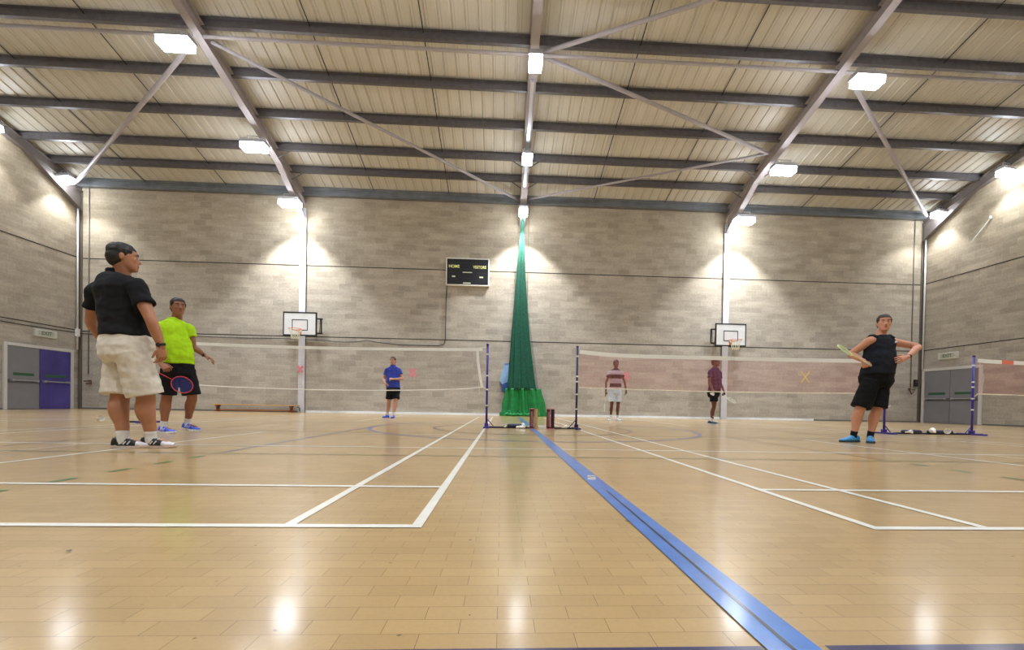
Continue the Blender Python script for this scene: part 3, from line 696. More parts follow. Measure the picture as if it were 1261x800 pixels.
def bar(x0,x1,sleeves,label):
    t=empty('floor_bar',((x0+x1)/2,NY,0),label,'net stand bar','bars linking the net posts'); xm=(x0+x1)/2
    bm=bmesh.new(); box(bm,x0-xm,x1-xm,-.02,.02,.0,.03); bezel(obj('bar',bm,navyb,t),.004)
    for a,b_ in sleeves:
        bm=bmesh.new(); tube(bm,[(a-xm,0,.045),(b_-xm,0,.045)],.042,10,round_ends=True); obj('weight_sleeve',bm,navyb,t,smooth=True)
bar(-.24,1.37,[(.15,.36)],'dark floor bar joining the posts in front of the curtain')
bar(7.56,9.56,[(7.92,8.25),(8.45,8.9)],'dark floor bar with padded weights at right of the vest player')
bar(-6.85,-6.43,[],'short dark floor bar behind the man in the black shirt')
tape=mat('net_tape_white',(228,228,222),.6,0,.03); cord=mat('net_cord',(220,214,196),.7)
def net(x0,x1,m,label,top,bot,pattern=None,redtape=False,bandw=.035,band=True,sagp=.05,tapeh=.075):
    """top/bot: functions of x giving heights"""
    t=empty('badminton_net',((x0+x1)/2,NY,0),label,'net','badminton nets'); xm=(x0+x1)/2
    n=24; xs=[x0+(x1-x0)*i/n for i in range(n+1)]
    bm=bmesh.new(); A=[bm.verts.new((x-xm,0,top(x)-.03)) for x in xs]; B=[bm.verts.new((x-xm,0,bot(x)+.006)) for x in xs]
    for i in range(n): bm.faces.new((A[i],A[i+1],B[i+1],B[i]))
    obj('netting',bm,m,t)
    bm=bmesh.new()
    for i in range(n):
        a,b_=xs[i],xs[i+1]
        vs=[bm.verts.new((x-xm,y,top(x)+dz)) for x in (a,b_) for y in (-.006,.006) for dz in (-tapeh,0)]
        for q in ((0,1,5,4),(2,6,7,3),(1,3,7,5),(0,4,6,2)): 
            fc=bm.faces.new([vs[k_] for k_ in q]); fc.material_index=1 if (redtape and .28<(a-x0)<.6) else 0
    obj('top_tape',bm,[tape,mat('tape_red',(222,120,96),.6)],t)
    bm=bmesh.new(); tube(bm,[(x-xm,0,bot(x)) for x in xs],.011,6); obj('bottom_cord',bm,cord if pattern!='w' else tape,t)
    return t,xm
# left court net: nearly invisible brown mesh, white edging
mesh_l=net_mat('net_mesh_brown',(132,104,92),.05); mesh_r=net_mat('net_mesh_red',(208,128,124),.115); 
tpl=lambda x: 1.495-.04*math.sin(PI*(x+6.3)/5.9)
btl=lambda x: .76-.105*math.sin(PI*min(1,max(0,(x+6.3)/5.92)))**.6
t,xm=net(-6.3,-.375,mesh_l,'badminton net of the left court with white edging',tpl,lambda x: btl(x),pattern='w',tapeh=.055)
bm=bmesh.new(); ringloft(bm,[(V((x-xm,0,z)),V((.026,0,0)),V((0,.006,0))) for x,z in ((-.475,1.49),(-.46,1.25),(-.42,.98),(-.375,.76))],6); obj('side_band',bm,tape,t)
bm=bmesh.new(); tube(bm,[(-.49-xm,0,1.49),(-.30-xm,0,1.505)],.006,5); tube(bm,[(-.375-xm,0,.76),(-.30-xm,0,.74)],.006,5); tube(bm,[(-.44-xm,0,1.1),(-.425-xm,0,.62)],.003,4); obj('tie_cord',bm,cord,t)
t,xm=net(1.46,7.45,mesh_r,'red-mesh badminton net of the right court between two posts',lambda x: 1.445+.06*max(0,1-(x-1.46)/1.2)**2+.015*max(0,(x-6)/1.5),lambda x:.79-.03*math.sin(PI*(x-1.46)/6))
t,xm=net(9.42,15.4,mesh_r,'red-mesh net at the right edge with a red patch on its tape',lambda x:1.515-.05*math.sin(PI*(x-9.42)/6)**.7 if x>9.42 else 1.515,lambda x:.815-.02*math.sin(PI*(x-9.42)/6),redtape=True)
bm=bmesh.new(); tube(bm,[(9.46-xm,0,1.45),(9.56-xm,0,1.15),(9.52-xm,0,.85),(9.36-xm,0,.76)],.005,5); obj('tie_cord',bm,cord,t)

# ------------------------------------------------------------------ shuttle tubes and shuttlecocks
maroon=mat('tube_maroon',(92,22,42),.35,0,.2,25); tan=mat('tube_tan',(196,160,112),.5,0,.1,20); pinkm=mat('tube_pink',(206,150,160),.5); capw=mat('cap_pale',(204,190,196),.5)
def shuttle_tube(x,y,m,label,ring,h=.385):
    t=empty('shuttle_tube',(x,y,0),label,'tube','shuttlecock tubes')
    bm=bmesh.new(); tube(bm,[(0,0,.012),(0,0,h-.012)],.035,20); obj('tube_body',bm,m,t,smooth=False)
    for z0,z1 in ((0,.014),(h-.016,h)):
        bm=bmesh.new(); tube(bm,[(0,0,z0),(0,0,z1)],.037,20); obj('cap',bm,ring,t)
    bm=bmesh.new()
    if m is maroon:
        for a in (-.2,.35):
            x_=.0355*math.sin(a); y_=-.0355*math.cos(a); tube(bm,[(x_,y_,.05),(x_,y_,h-.06)],.004,4)
        obj('printed_stripe',bm,pinkm,t)
    else: bm.free()
shuttle_tube(.555,8.10,maroon,'maroon shuttle tube standing left of a tan tube',pinkm)
shuttle_tube(.640,8.14,tan,'tan cardboard shuttle tube standing beside a maroon one',tan,.375)
shuttle_tube(.868,8.12,maroon,'maroon shuttle tube, left one of the right-hand pair',pinkm)
shuttle_tube(.950,8.15,mat('tube_dark_maroon',(58,14,30),.35,0,.2,25),'dark maroon shuttle tube, right one of the right-hand pair',pinkm)
feather=mat('feather_white',(232,232,226),.6,0,.05); cork=mat('cork',(222,214,196),.6)
def shuttle(loc,rz,tilt,label,group='shuttlecocks on the floor',s=1.0):
    t=empty('shuttlecock',loc,label,'shuttlecock',group); t.rotation_euler=(tilt,0,rz); t.scale=(s,s,s)
    bm=bmesh.new(); ellipsoid(bm,(0,0,0),(.0132,.0132,.0132),u=10,v=6); tube(bm,[(0,0,.0),(0,0,.012)],.0132,10); obj('cork',bm,cork,t,smooth=True)
    bm=bmesh.new()
    for i in range(14):
        a=2*PI*i/14; d=V((math.cos(a),math.sin(a),0)); tn=V((-math.sin(a),math.cos(a),0))
        p0=d*.011+V((0,0,.01)); p1=d*.022+V((0,0,.045)); p2=d*.033+V((0,0,.082))
        vs=[bm.verts.new(q) for q in (p0-tn*.0015,p0+tn*.0015,p1+tn*.004,p2+tn*.0085,p2+d*.001+V((0,0,.003)),p2-tn*.0085,p1-tn*.004)]
        bm.faces.new(vs)
    obj('feathers',bm,feather,t)
    return t
G=math.radians
for (x,y,rz,lb,s) in ((.005,8.25,40,'white shuttlecock on the floor just right of the left post',1.15),(.44,8.22,200,'white shuttlecock left of the first maroon tube',1.2),(.50,8.16,110,'white shuttlecock touching the maroon tube base',1.2),
    (1.05,8.2,250,'white shuttlecock right of the tubes',1.25),(1.14,8.17,80,'small white shuttlecock nearest the right court post',1.0),
    (7.88,8.2,30,'white shuttlecock by the floor bar, just right of the vest player',1.2),(8.39,8.12,150,'white shuttlecock in the middle, in front of the right floor bar',1.6),(8.60,8.1,320,'white shuttlecock right of its neighbour by the right floor bar',1.6),
    (-7.12,8.11,60,'white shuttlecock on the floor left of the man in white shorts',1.6)):
    shuttle((x,y,.034*s),G(rz),G(78),lb,s=s)
t=empty('white_box',(.79,8.18,0),'small white carton lying between the two pairs of tubes','box'); bm=bmesh.new(); box(bm,-.11,.08,-.03,.03,0,.06); bezel(obj('carton',bm,mat('carton_white',(226,226,222),.6),t),.006)
bm=bmesh.new(); box(bm,-.125,-.11,-.032,.032,0,.062); obj('end_flap',bm,blk,t)
t=empty('white_cloth',(.36,8.2,0),'crumpled white cloth beside the padded floor bar','cloth'); bm=bmesh.new(); ellipsoid(bm,(0,0,.025),(.09,.05,.03),u=18,v=9)
for v_ in bm.verts: v_.co += V((1,1,1))*0.014*noise.noise(v_.co*30)
for v_ in bm.verts: v_.co.z=max(.001,v_.co.z)
obj('cloth_folds',bm,feather,t,smooth=True)

#PEOPLE#
# ------------------------------------------------------------------ people
def remesh(bm, vox, smooth=3, fac=.5):
    bmesh.ops.recalc_face_normals(bm, faces=bm.faces)
    me=bpy.data.meshes.new('tmp'); bm.to_mesh(me); bm.free()
    o=bpy.data.objects.new('tmp',me); C.objects.link(o)
    m=o.modifiers.new('r','REMESH'); m.mode='VOXEL'; m.voxel_size=vox; m.adaptivity=0
    if smooth:
        s=o.modifiers.new('s','SMOOTH'); s.iterations=smooth; s.factor=fac
    dg=bpy.context.evaluated_depsgraph_get(); ev=o.evaluated_get(dg)
    me2=bpy.data.meshes.new_from_object(ev)
    bpy.data.objects.remove(o); bpy.data.meshes.remove(me)
    b=bmesh.new(); b.from_mesh(me2); bpy.data.meshes.remove(me2); return b
def wrinkle(bm, amp, sc_=9, seed=0, zs=1.6):
    bm.normal_update()
    for v in bm.verts:
        p=v.co
        n=noise.noise(V((p.x*sc_+seed,p.y*sc_,p.z*sc_*zs)))+.5*noise.noise(V((p.x*sc_*2.3,p.y*sc_*2.3+seed,p.z*sc_*3)))
        v.co+=v.normal*amp*n
def spline(pts, rs, m=5):
    """Catmull-Rom through joints with radii"""
    P_=[V(p) for p in pts]; out=[];ro=[]
    n=len(P_)
    for i in range(n-1):
        p0=P_[max(i-1,0)];p1=P_[i];p2=P_[i+1];p3=P_[min(i+2,n-1)]
        for k in range(m):
            t=k/m; t2=t*t;t3=t2*t
            out.append(.5*((2*p1)+(p2-p0)*t+(2*p0-5*p1+4*p2-p3)*t2+(3*p1-p0-3*p2+p3)*t3)); ro.append(rs[i]+(rs[i+1]-rs[i])*(t*t*(3-2*t)))
    out.append(P_[-1]); ro.append(rs[-1]); return out,ro
def limb(bm, pts, rs, flat=1.0, side=None, seg=14, m=5):
    p,r=spline(pts,rs,m); tube(bm,p,r,seg,round_ends=True,flat=flat,side=side)
def oval(bm, rows, lat, fwd, seg=24):
    """rows (centre, half width, half depth) with lateral/forward vectors"""
    ringloft(bm,[(V(c_),lat*a,fwd*b_) for c_,a,b_ in rows],seg)

SKIN={}
def skin(name,col): return mat(name,col,.5,0,.07,14,spec=.35)
def hand(bm, wrist, d, nrm, curl, size=1.0, thumb=1, spread=.10, fist=False):
    """palm + 5 separate fingers added to bm. d: pointing direction, nrm: palm-side normal, thumb=+1/-1 side"""
    d=V(d).normalized(); nrm=V(nrm); nrm=(nrm-d*nrm.dot(d)).normalized(); t=d.cross(nrm)*thumb
    s=size; w=V(wrist)
    pl=w+d*.085*s
    ringloft(bm,[(w-d*.02*s,t*.026*s,nrm*.021*s),(w+d*.015*s,t*.031*s,nrm*.019*s),(w+d*.05*s,t*.041*s,nrm*.017*s),(pl,t*.042*s,nrm*.014*s),(pl+d*.012*s,t*.036*s,nrm*.009*s)],14)
    L_=[.072,.080,.075,.060]
    for i in range(4):
        off=(1.5-i)*.021*s; base=pl+t*off-d*.008*s
        a=curl*(1+.10*i); dirv=(d+t*(1.5-i)*spread).normalized(); pts=[base]; ang=0; p_=base
        for k,fr in enumerate((.42,.32,.26)):
            ang+= a*(.7 if k==0 else 1.0)
            dd=dirv*math.cos(ang)+nrm*math.sin(ang); p_=p_+dd*L_[i]*s*fr*1.15; pts.append(p_)
        tube(bm,pts,[.0095*s,.0088*s,.0080*s,.0068*s],8,round_ends=True)
    b0=w+d*.022*s+t*.022*s; dt=(t*.75+d*.65+nrm*.25).normalized(); d2=(t*.30+d*.9+nrm*(.3+.3*curl)).normalized()
    tube(bm,[b0,b0+dt*.036*s,b0+dt*.036*s+d2*.028*s,b0+dt*.036*s+d2*.052*s],[.0135*s,.0115*s,.0100*s,.0080*s],8,round_ends=True)
def headmesh(bm, c_, fw, lat, s=1.0, up=V((0,0,1))):
    c_=V(c_); Mx=Matrix((lat,-fw,up)).transposed()   # local x=lateral, y=back, z=up
    q=lambda x,y,z: c_+lat*x*s-fw*y*s+up*z*s
    rows=[(-.112,.022,.030,-.060),(-.105,.036,.045,-.052),(-.085,.050,.064,-.036),(-.06,.060,.078,-.022),(-.03,.067,.088,-.010),(0,.072,.094,-.002),(.03,.075,.098,.004),(.06,.073,.096,.006),(.085,.062,.082,.006),(.105,.042,.056,.006),(.116,.018,.024,.006)]
    ringloft(bm,[(q(0,yo,z),lat*a*s,fw*b_*s) for z,a,b_,yo in rows],22)
    # nose, brow, lips, chin, ears
    tube(bm,[q(0,-.090,.018),q(0,-.100,-.008),q(0,-.112,-.026)],[.008*s,.010*s,.014*s],8,round_ends=True)
    for sx in (-1,1):
        ellipsoid(bm,q(sx*.012,-.100,-.030),(.009*s,.010*s,.008*s),Mx,8,6)
        tube(bm,[q(sx*.012,-.091,.030),q(sx*.045,-.080,.030)],[.007*s,.006*s],8,round_ends=True)
        ellipsoid(bm,q(sx*.042,-.072,-.018),(.018*s,.014*s,.016*s),Mx,10,6)
        ellipsoid(bm,q(sx*.076,.012,-.004),(.010*s,.020*s,.033*s),Mx,10,8)
    ellipsoid(bm,q(0,-.090,-.060),(.024*s,.010*s,.009*s),Mx,10,6)
    ellipsoid(bm,q(0,-.086,-.095),(.022*s,.016*s,.014*s),Mx,10,6)
def facial(root,o0,c_,fw,lat,s,hairm,beard=False):
    up=V((0,0,1)); q=lambda x,y,z: V(c_)+lat*x*s-fw*y*s+up*z*s-V(o0)
    Mx=Matrix((lat,-fw,up)).transposed()
    for sx in (-1,1):
        bm=bmesh.new(); ellipsoid(bm,q(sx*.031,-.083,.006),(.0112*s,.0065*s,.0062*s),Mx,12,8); e=obj('eye',bm,mat('eye_white',(188,176,166),.5),root,smooth=True)
        bm=bmesh.new(); ellipsoid(bm,q(sx*.031,-.0885,.006),(.0052*s,.003*s,.0052*s),Mx,10,6); obj('iris',bm,mat('iris_brown',(40,24,16),.2),e,smooth=True)
        bm=bmesh.new(); tube(bm,[q(sx*.014,-.098,.030),q(sx*.032,-.096,.036),q(sx*.050,-.084,.031)],[.003*s,.0042*s,.0025*s],6,round_ends=True); obj('eyebrow',bm,hairm,root,smooth=True)
    bm=bmesh.new(); tube(bm,[q(-.024,-.094,-.061),q(0,-.102,-.060),q(.024,-.094,-.061)],[.003*s,.0055*s,.003*s],8,round_ends=True); obj('lips',bm,mat('lips',(142,84,74),.45),root,smooth=True)
def hair(root,o0,c_,fw,lat,s,m,long_=0.0,vox=.008):
    """short hair cap: the upper/back shell of the skull"""
    up=V((0,0,1)); Mx=Matrix((lat,-fw,up)).transposed(); q=lambda x,y,z: V(c_)+lat*x*s-fw*y*s+up*z*s-V(o0)
    bm=bmesh.new()
    ellipsoid(bm,q(0,.012,.050),(.083*s,.103*s,.080*s),Mx,24,14)
    ellipsoid(bm,q(0,.040,.0),(.079*s,.078*s,.085*s),Mx,20,12)
    ellipsoid(bm,q(0,.058,-.035),(.060*s,.050*s,.050*s),Mx,16,10)
    for sx in (-1,1): tube(bm,[q(sx*.073,-.012,.045),q(sx*.075,-.014,.008)],[.014*s,.009*s],8,round_ends=True)
    b=remesh(bm,vox,2); wrinkle(b,.004,40,3)
    # hairline: drop what would cover the forehead
    k=[v for v in b.verts if ((v.co+V(o0)-V(c_)).dot(fw)>.060*s and (v.co+V(o0)-V(c_)).z<.062*s)]
    bmesh.ops.delete(b,geom=k,context='VERTS')
    return obj('hair',b,m,root,smooth=True)
def shoe(root,o0,ankle,ang,m_up,m_sole,m_toe=None,L_=.29,pitch=0.0,lift=0,stripe=None,sockm=None,legd=None,sock_h=.09,sock_r=.042):
    """ang: heading of the toe, 0 = towards +x (image right), -90 = towards the camera"""
    a=math.radians(ang); fx=V((math.cos(a),math.sin(a),0)); sd=V((-fx.y,fx.x,0)); up=V((0,0,1))
    base=V((ankle[0],ankle[1],lift))-V(o0)
    if pitch:
        R_=Matrix.Rotation(pitch,3,sd); fx=R_@fx; up=R_@up
    k=L_/.29
    def sec(bm,x,w,h,z0=0,hw=1.0,y=0,mi=0): pass
    # sole
    def outline(z,grow):
        pts=[(-.082,.0),(-.075,.026),(-.04,.036),(.02,.034),(.07,.040),(.13,.048),(.175,.042),(.20,.022),(.207,0),(.20,-.020),(.175,-.036),(.13,-.044),(.07,-.036),(.02,-.032),(-.04,-.036),(-.075,-.026)]
        return [base+fx*(x*k+ (grow if x>0 else -grow))+sd*(y*k+math.copysign(grow,y) if y else 0)+up*z for x,y in pts]
    bm=bmesh.new(); A=[bm.verts.new(p) for p in outline(.002,-.004)]; B=[bm.verts.new(p) for p in outline(.014,.003)]; Cc=[bm.verts.new(p) for p in outline(.028,.001)]
    n=len(A)
    for X_,Y_ in ((A,B),(B,Cc)):
        for i in range(n): bm.faces.new((X_[i],X_[(i+1)%n],Y_[(i+1)%n],Y_[i]))
    bm.faces.new(A[::-1]); bm.faces.new(Cc)
    # upper: D sections heel to toe
    secs=[(-.078,.020,.060),(-.068,.030,.088),(-.045,.036,.098),(-.01,.037,.098),(.03,.037,.090),(.07,.040,.074),(.11,.044,.060),(.15,.043,.050),(.18,.034,.042),(.198,.018,.034)]
    bu=bmesh.new(); R=[]
    for x,w_,h_ in secs:
        r=[]
        for i in range(15):
            t_=PI*i/14; cs=math.cos(t_); sn=math.sin(t_)
            r.append(bu.verts.new(base+fx*x*k+sd*w_*k*math.copysign(abs(cs)**.7,cs)+up*(.022+(h_*k-.022)*sn**.75)))
        R.append(r)
    for q0,q1 in zip(R,R[1:]):
        for i in range(14):
            fc=bu.faces.new((q0[i],q0[i+1],q1[i+1],q1[i]))
            ix=R.index(q0)
            if m_toe and ix>=6: fc.material_index=1
        bu.faces.new((q0[14],q0[0],q1[0],q1[14]))
    bu.faces.new(R[0]); bu.faces.new(R[-1][::-1])
    up_o=obj('shoe',bu,[m_up,m_toe or m_up],root,smooth=True)
    obj('sole',bm,m_sole,up_o)
    bl_=bmesh.new()
    for x,h_ in ((.045,.086),(.065,.078),(.085,.070),(.105,.063)):
        tube(bl_,[base+fx*x*k+sd*.020+up*(h_*k-.008),base+fx*x*k+up*(h_*k+.002),base+fx*x*k-sd*.020+up*(h_*k-.008)],.0035,5)
    obj('laces',bl_,stripe or m_sole,up_o)
    if stripe:
        bs=bmesh.new()
        for s_ in (-1,1):
            for x in (-.01,.02,.05):
                tube(bs,[base+fx*(x)*k+sd*s_*.0385*k+up*.035,base+fx*(x+.02)*k+sd*s_*.036*k+up*.062],.005,5)
        obj('side_stripe',bs,stripe,up_o)
    if sockm:
        bk=bmesh.new(); tp=V(ankle)-V(o0); d=(V(legd)-V(o0)-tp).normalized() if legd is not None else V((0,0,1))
        limb(bk,[base+up*.06,tp,tp+d*sock_h],[sock_r*.95,sock_r*.96,sock_r*1.05],seg=16); obj('sock',bk,sockm,root,smooth=True)

def trunk_rows(J, scale_w=1.0, lo='hip', g=None):
    pass

def person(name_label, J, facing, S):
    """J: world joints; facing: body heading in degrees (-90 faces the camera, 0 faces +x). S: style dict"""
    o0=V(S['root']); root=empty('person',o0,name_label,'person')
    W=lambda p: V(p)-o0
    a=math.radians(facing); fw=V((math.cos(a),math.sin(a),0)); lat=V((-fw.y,fw.x,0))   # lat = body's left
    sk=skin(S['skin'][0],S['skin'][1]); vox=S.get('vox',.009)
    neck=W(J['neck']); hip=W(J['hip']); sh=[W(J['shA']),W(J['shB'])]
    g=S['girth']          # (chest hw, chest hd, waist hw, waist hd, hip hw, hip hd)
    chest=(sh[0]+sh[1])/2
    top=neck.z; hz=hip.z; L_=top-hz
    axis=lambda t: hip.lerp(V((chest.x,chest.y,neck.z)),t)
    bel=S.get('belly',.03)
    rows=lambda k,e=0: [(axis(-.05),g[4]*k+e,g[5]*k+e),(axis(.10)+fw*bel*.4,g[4]*k+e,g[5]*k+e),(axis(.28)+fw*bel,g[2]*k+e,g[3]*k+e),(axis(.45)+fw*bel*.9,g[2]*k*1.0+e,g[3]*k+e),
        (axis(.62)+fw*bel*.4,g[0]*k*.98+e,g[1]*k+e),(axis(.78),g[0]*k+e,g[1]*k*.98+e),(axis(.885),g[0]*k*.93+e,g[1]*k*.82+e),(axis(.95),g[0]*k*.66+e,g[1]*k*.62+e),(axis(1.0),g[0]*k*.36+e,g[1]*k*.5+e)]
    # ---- body
    bm=bmesh.new(); oval(bm,rows(.90),lat,fw)
    hc=W(J['head']); hs=S.get('hs',1.0); ha=math.radians(S.get('head_facing',facing)); hf=V((math.cos(ha),math.sin(ha),0)); hl=V((-hf.y,hf.x,0))
    limb(bm,[V((chest.x,chest.y,neck.z-.05)),neck+V((0,0,.0)),hc-V((0,0,.05))-hf*.012],[.070,.060*S.get('nk',1),.054*S.get('nk',1)])
    headmesh(bm,hc,hf,hl,hs)
    ar=S['arm']; lr=S['leg']
    for k_,(s_,e_,w_) in enumerate((('shA','elA','wrA'),('shB','elB','wrB'))):
        s0,e0,w0=W(J[s_]),W(J[e_]),W(J[w_])
        inn=s0.lerp(V((chest.x,chest.y,s0.z-.02)),.35)
        limb(bm,[inn,s0,s0.lerp(e0,.45),e0,e0.lerp(w0,.3),w0],[ar*1.15,ar*1.12,ar*1.0,ar*.80,ar*.82,ar*.52],seg=14)
    knees=[]
    for (h_,k2,a2) in (('hiA','knA','anA'),('hiB','knB','anB')):
        h0,k0,a0=W(J[h_]),W(J[k2]),W(J[a2])
        calf=k0.lerp(a0,.33)-fw*.018
        limb(bm,[h0,h0.lerp(k0,.5),k0,calf,k0.lerp(a0,.72),a0,V((a0.x,a0.y,.05))],[lr*1.35,lr*1.15,lr*.80,lr*.86,lr*.60,lr*.48,lr*.46],seg=16)
        fdir=S['feet'][0 if k2=='knA' else 1]; fa=math.radians(fdir); fx=V((math.cos(fa),math.sin(fa),0))
        lift=S.get('lift',(0,0))[0 if k2=='knA' else 1]
        limb(bm,[V((a0.x,a0.y,.055+lift)),V((a0.x,a0.y,.05+lift))+fx*.07,V((a0.x,a0.y,.04+lift))+fx*.13],[.033,.030,.024])
    b=remesh(bm,vox,3,.5)
    for hd in S['hands']: hand(b,W(hd['w']),hd['d'],hd['n'],hd.get('curl',.35),hd.get('s',1.0),hd.get('thumb',1),hd.get('spread',.10))
    obj('body',b,sk,root,smooth=True)
    hm=mat(S.get('hair_m','hair_black'),S.get('hair_c',(26,22,20)),.6,0,.3,60)
    hair(root,o0,J['head'],hf,hl,hs,hm,vox=max(.006,vox*.8)); facial(root,o0,J['head'],hf,hl,hs,hm)
    # ---- top
    bm=bmesh.new(); e=.014; hem=S.get('hem',.06); rr=rows(.98,e)
    rr2=[(axis(hem-.0)+fw*bel*.5,g[4]*S.get('hemw',1.0)+e+.006,g[5]*S.get('hemw',1.0)+e+.006)]+rr[2:7]
    if S['top']=='tee':
        rr2+=[(axis(.955),g[0]*.72+e,g[1]*.68+e),(axis(1.0)+V((0,0,.0)),g[0]*.38+e,g[1]*.55+e),(axis(1.0)+V((0,0,.022)),.070,.068)]
    else:
        rr2+=[(axis(.955),g[0]*.62,g[1]*.66),(axis(.985),g[0]*.50,g[1]*.55)]
    oval(bm,rr2,lat,fw,30)
    if S['top']=='tee':
        for s_,e_ in (('shA','elA'),('shB','elB')):
            s0,e0=W(J[s_]),W(J[e_]); d=(e0-s0)
            inn=s0.lerp(V((chest.x,chest.y,s0.z)),.45)
            hl_=S.get('sleeve',.62)
            p_,r_=spline([inn,s0+V((0,0,-.005)),s0+d*hl_*.5,s0+d*hl_],[ar*1.35,ar*1.36,ar*1.34,ar*S.get('slw',1.42)])
            tube(bm,p_,r_,16)
    bt=remesh(bm,vox*1.05,2,.4); wrinkle(bt,S.get('wr',.008),8,S.get('seed',1))
    if S['top']=='vest':
        # cut arm holes and neckline from the top edge
        pass
    shirt=obj('shirt' if S['top']=='tee' else 'vest',bt,S['top_m'],root,smooth=True)
    if S.get('collar'):
        bm=bmesh.new(); cp_=axis(1.0)+V((0,0,.03)); n=20
        rings=[]
        for i in range(n):
            t_=2*PI*i/n; p_=cp_+lat*.066*math.cos(t_)+fw*.066*math.sin(t_); o_=(p_-cp_).normalized(); rings.append((p_,o_*.009,V((0,0,.020))))
        ringloft(bm,rings,8,closed=True); obj('collar',bm,S['top_m'],shirt,smooth=True)
    # ---- shorts
    bm=bmesh.new(); e=.012
    oval(bm,[(axis(.16)+fw*bel*.5,g[4]*.97+e,g[5]*.97+e),(axis(.08)+fw*bel*.5,g[4]+e,g[5]+e),(axis(-.05),g[4]*1.03+e,g[5]*1.04+e),(axis(-.05)-V((0,0,.08)),g[4]*1.02+e,g[5]*1.0+e),(axis(-.05)-V((0,0,.14)),g[4]*.9,g[5]*.85)],lat,fw,30)
    sz=S['short_z']; sr=S['short_r']
    for h_,k2,a2 in (('hiA','knA','anA'),('hiB','knB','anB')):
        h0,k0,a0=W(J[h_]),W(J[k2]),W(J[a2]); t_=(h0.z+o0.z-sz)/(h0.z-k0.z); hm0=h0.lerp(k0,t_)
        if t_>1: hm0=k0.lerp(a0,(k0.z-sz)/(k0.z-a0.z))
        p_,r_=spline([h0,h0.lerp(hm0,.5),hm0],[sr*.98,sr*1.0,sr*1.04]); tube(bm,p_,r_,20,flat=S.get('short_f',1.0),side=lat)
    bs=remesh(bm,vox*1.05,2,.4); wrinkle(bs,S.get('wr',.008)*.9,9,S.get('seed',1)+5)
    sho=obj('shorts',bs,S['short_m'],root,smooth=True)
    # ---- shoes
    for i,(k2,a2) in enumerate((('knA','anA'),('knB','anB'))):
        shoe(root,o0,J[a2],S['feet'][i],*S['shoe'],L_=S.get('shoeL',.29),lift=S.get('lift',(0,0))[i],pitch=S.get('pitch',(0,0))[i],stripe=S.get('stripe'),sockm=S.get('sock'),legd=J[k2],sock_h=S.get('sock_h',.09),sock_r=lr*.46+.006)
    return root,o0,fw,lat,axis,shirt,sho

def watch(root,o0,p,d,r,m):
    bm=bmesh.new(); d=V(d).normalized(); p=V(p)-V(o0); tube(bm,[p-d*.011,p+d*.011],r,16); w_=obj('watch',bm,m,root)
    a,b_=frame_of(d); 
    q=V((0,-1,.1)); q=(q-d*q.dot(d)).normalized()
    bm=bmesh.new(); tube(bm,[p+q*(r-.002),p+q*(r+.007)],.019,14); obj('watch_face',bm,mat('watch_face',(34,36,42),.15),w_)

def racket(head_c, up_d, nrm, grip_dir_len, label, frame_m, string_m, a=.095,b=.125, grip_m=None):
    """badminton racket: oval head centred at head_c, up_d from shaft to tip, nrm = face normal"""
    u=V(up_d).normalized(); n_=V(nrm); n_=(n_-u*n_.dot(u)).normalized(); s_=u.cross(n_)
    t=empty('badminton_racket',head_c,label,'racket')
    bm=bmesh.new(); n=36; rings=[]
    for i in range(n):
        q=2*PI*i/n; p_=s_*a*math.cos(q)+u*b*math.sin(q); o_=p_.normalized(); rings.append((p_,o_*.006,n_*.006))
    ringloft(bm,rings,6,closed=True); obj('frame',bm,frame_m,t,smooth=True)
    bm=bmesh.new()
    for i in range(-7,8):
        x=i*a/8; h_=b*math.sqrt(1-(x/a)**2); tube(bm,[s_*x-u*h_,s_*x+u*h_],.0009,4)
    for i in range(-9,10):
        y=i*b/10; h_=a*math.sqrt(1-(y/b)**2); tube(bm,[u*y-s_*h_,u*y+s_*h_],.0009,4)
    obj('strings',bm,string_m,t)
    bm=bmesh.new(); tube(bm,[-u*b,-u*(b+.22)],.0038,8); obj('shaft',bm,frame_m,t)
    bm=bmesh.new(); tube(bm,[-u*(b+.20),-u*(b+.235),-u*(b+.41)],[.007,.0125,.0135],10); obj('grip',bm,grip_m or blk,t)
    return t

def cloth(name,col,**k): return mat(name,col,.85,0,.10,20,bump=.15,spec=.2,**k)

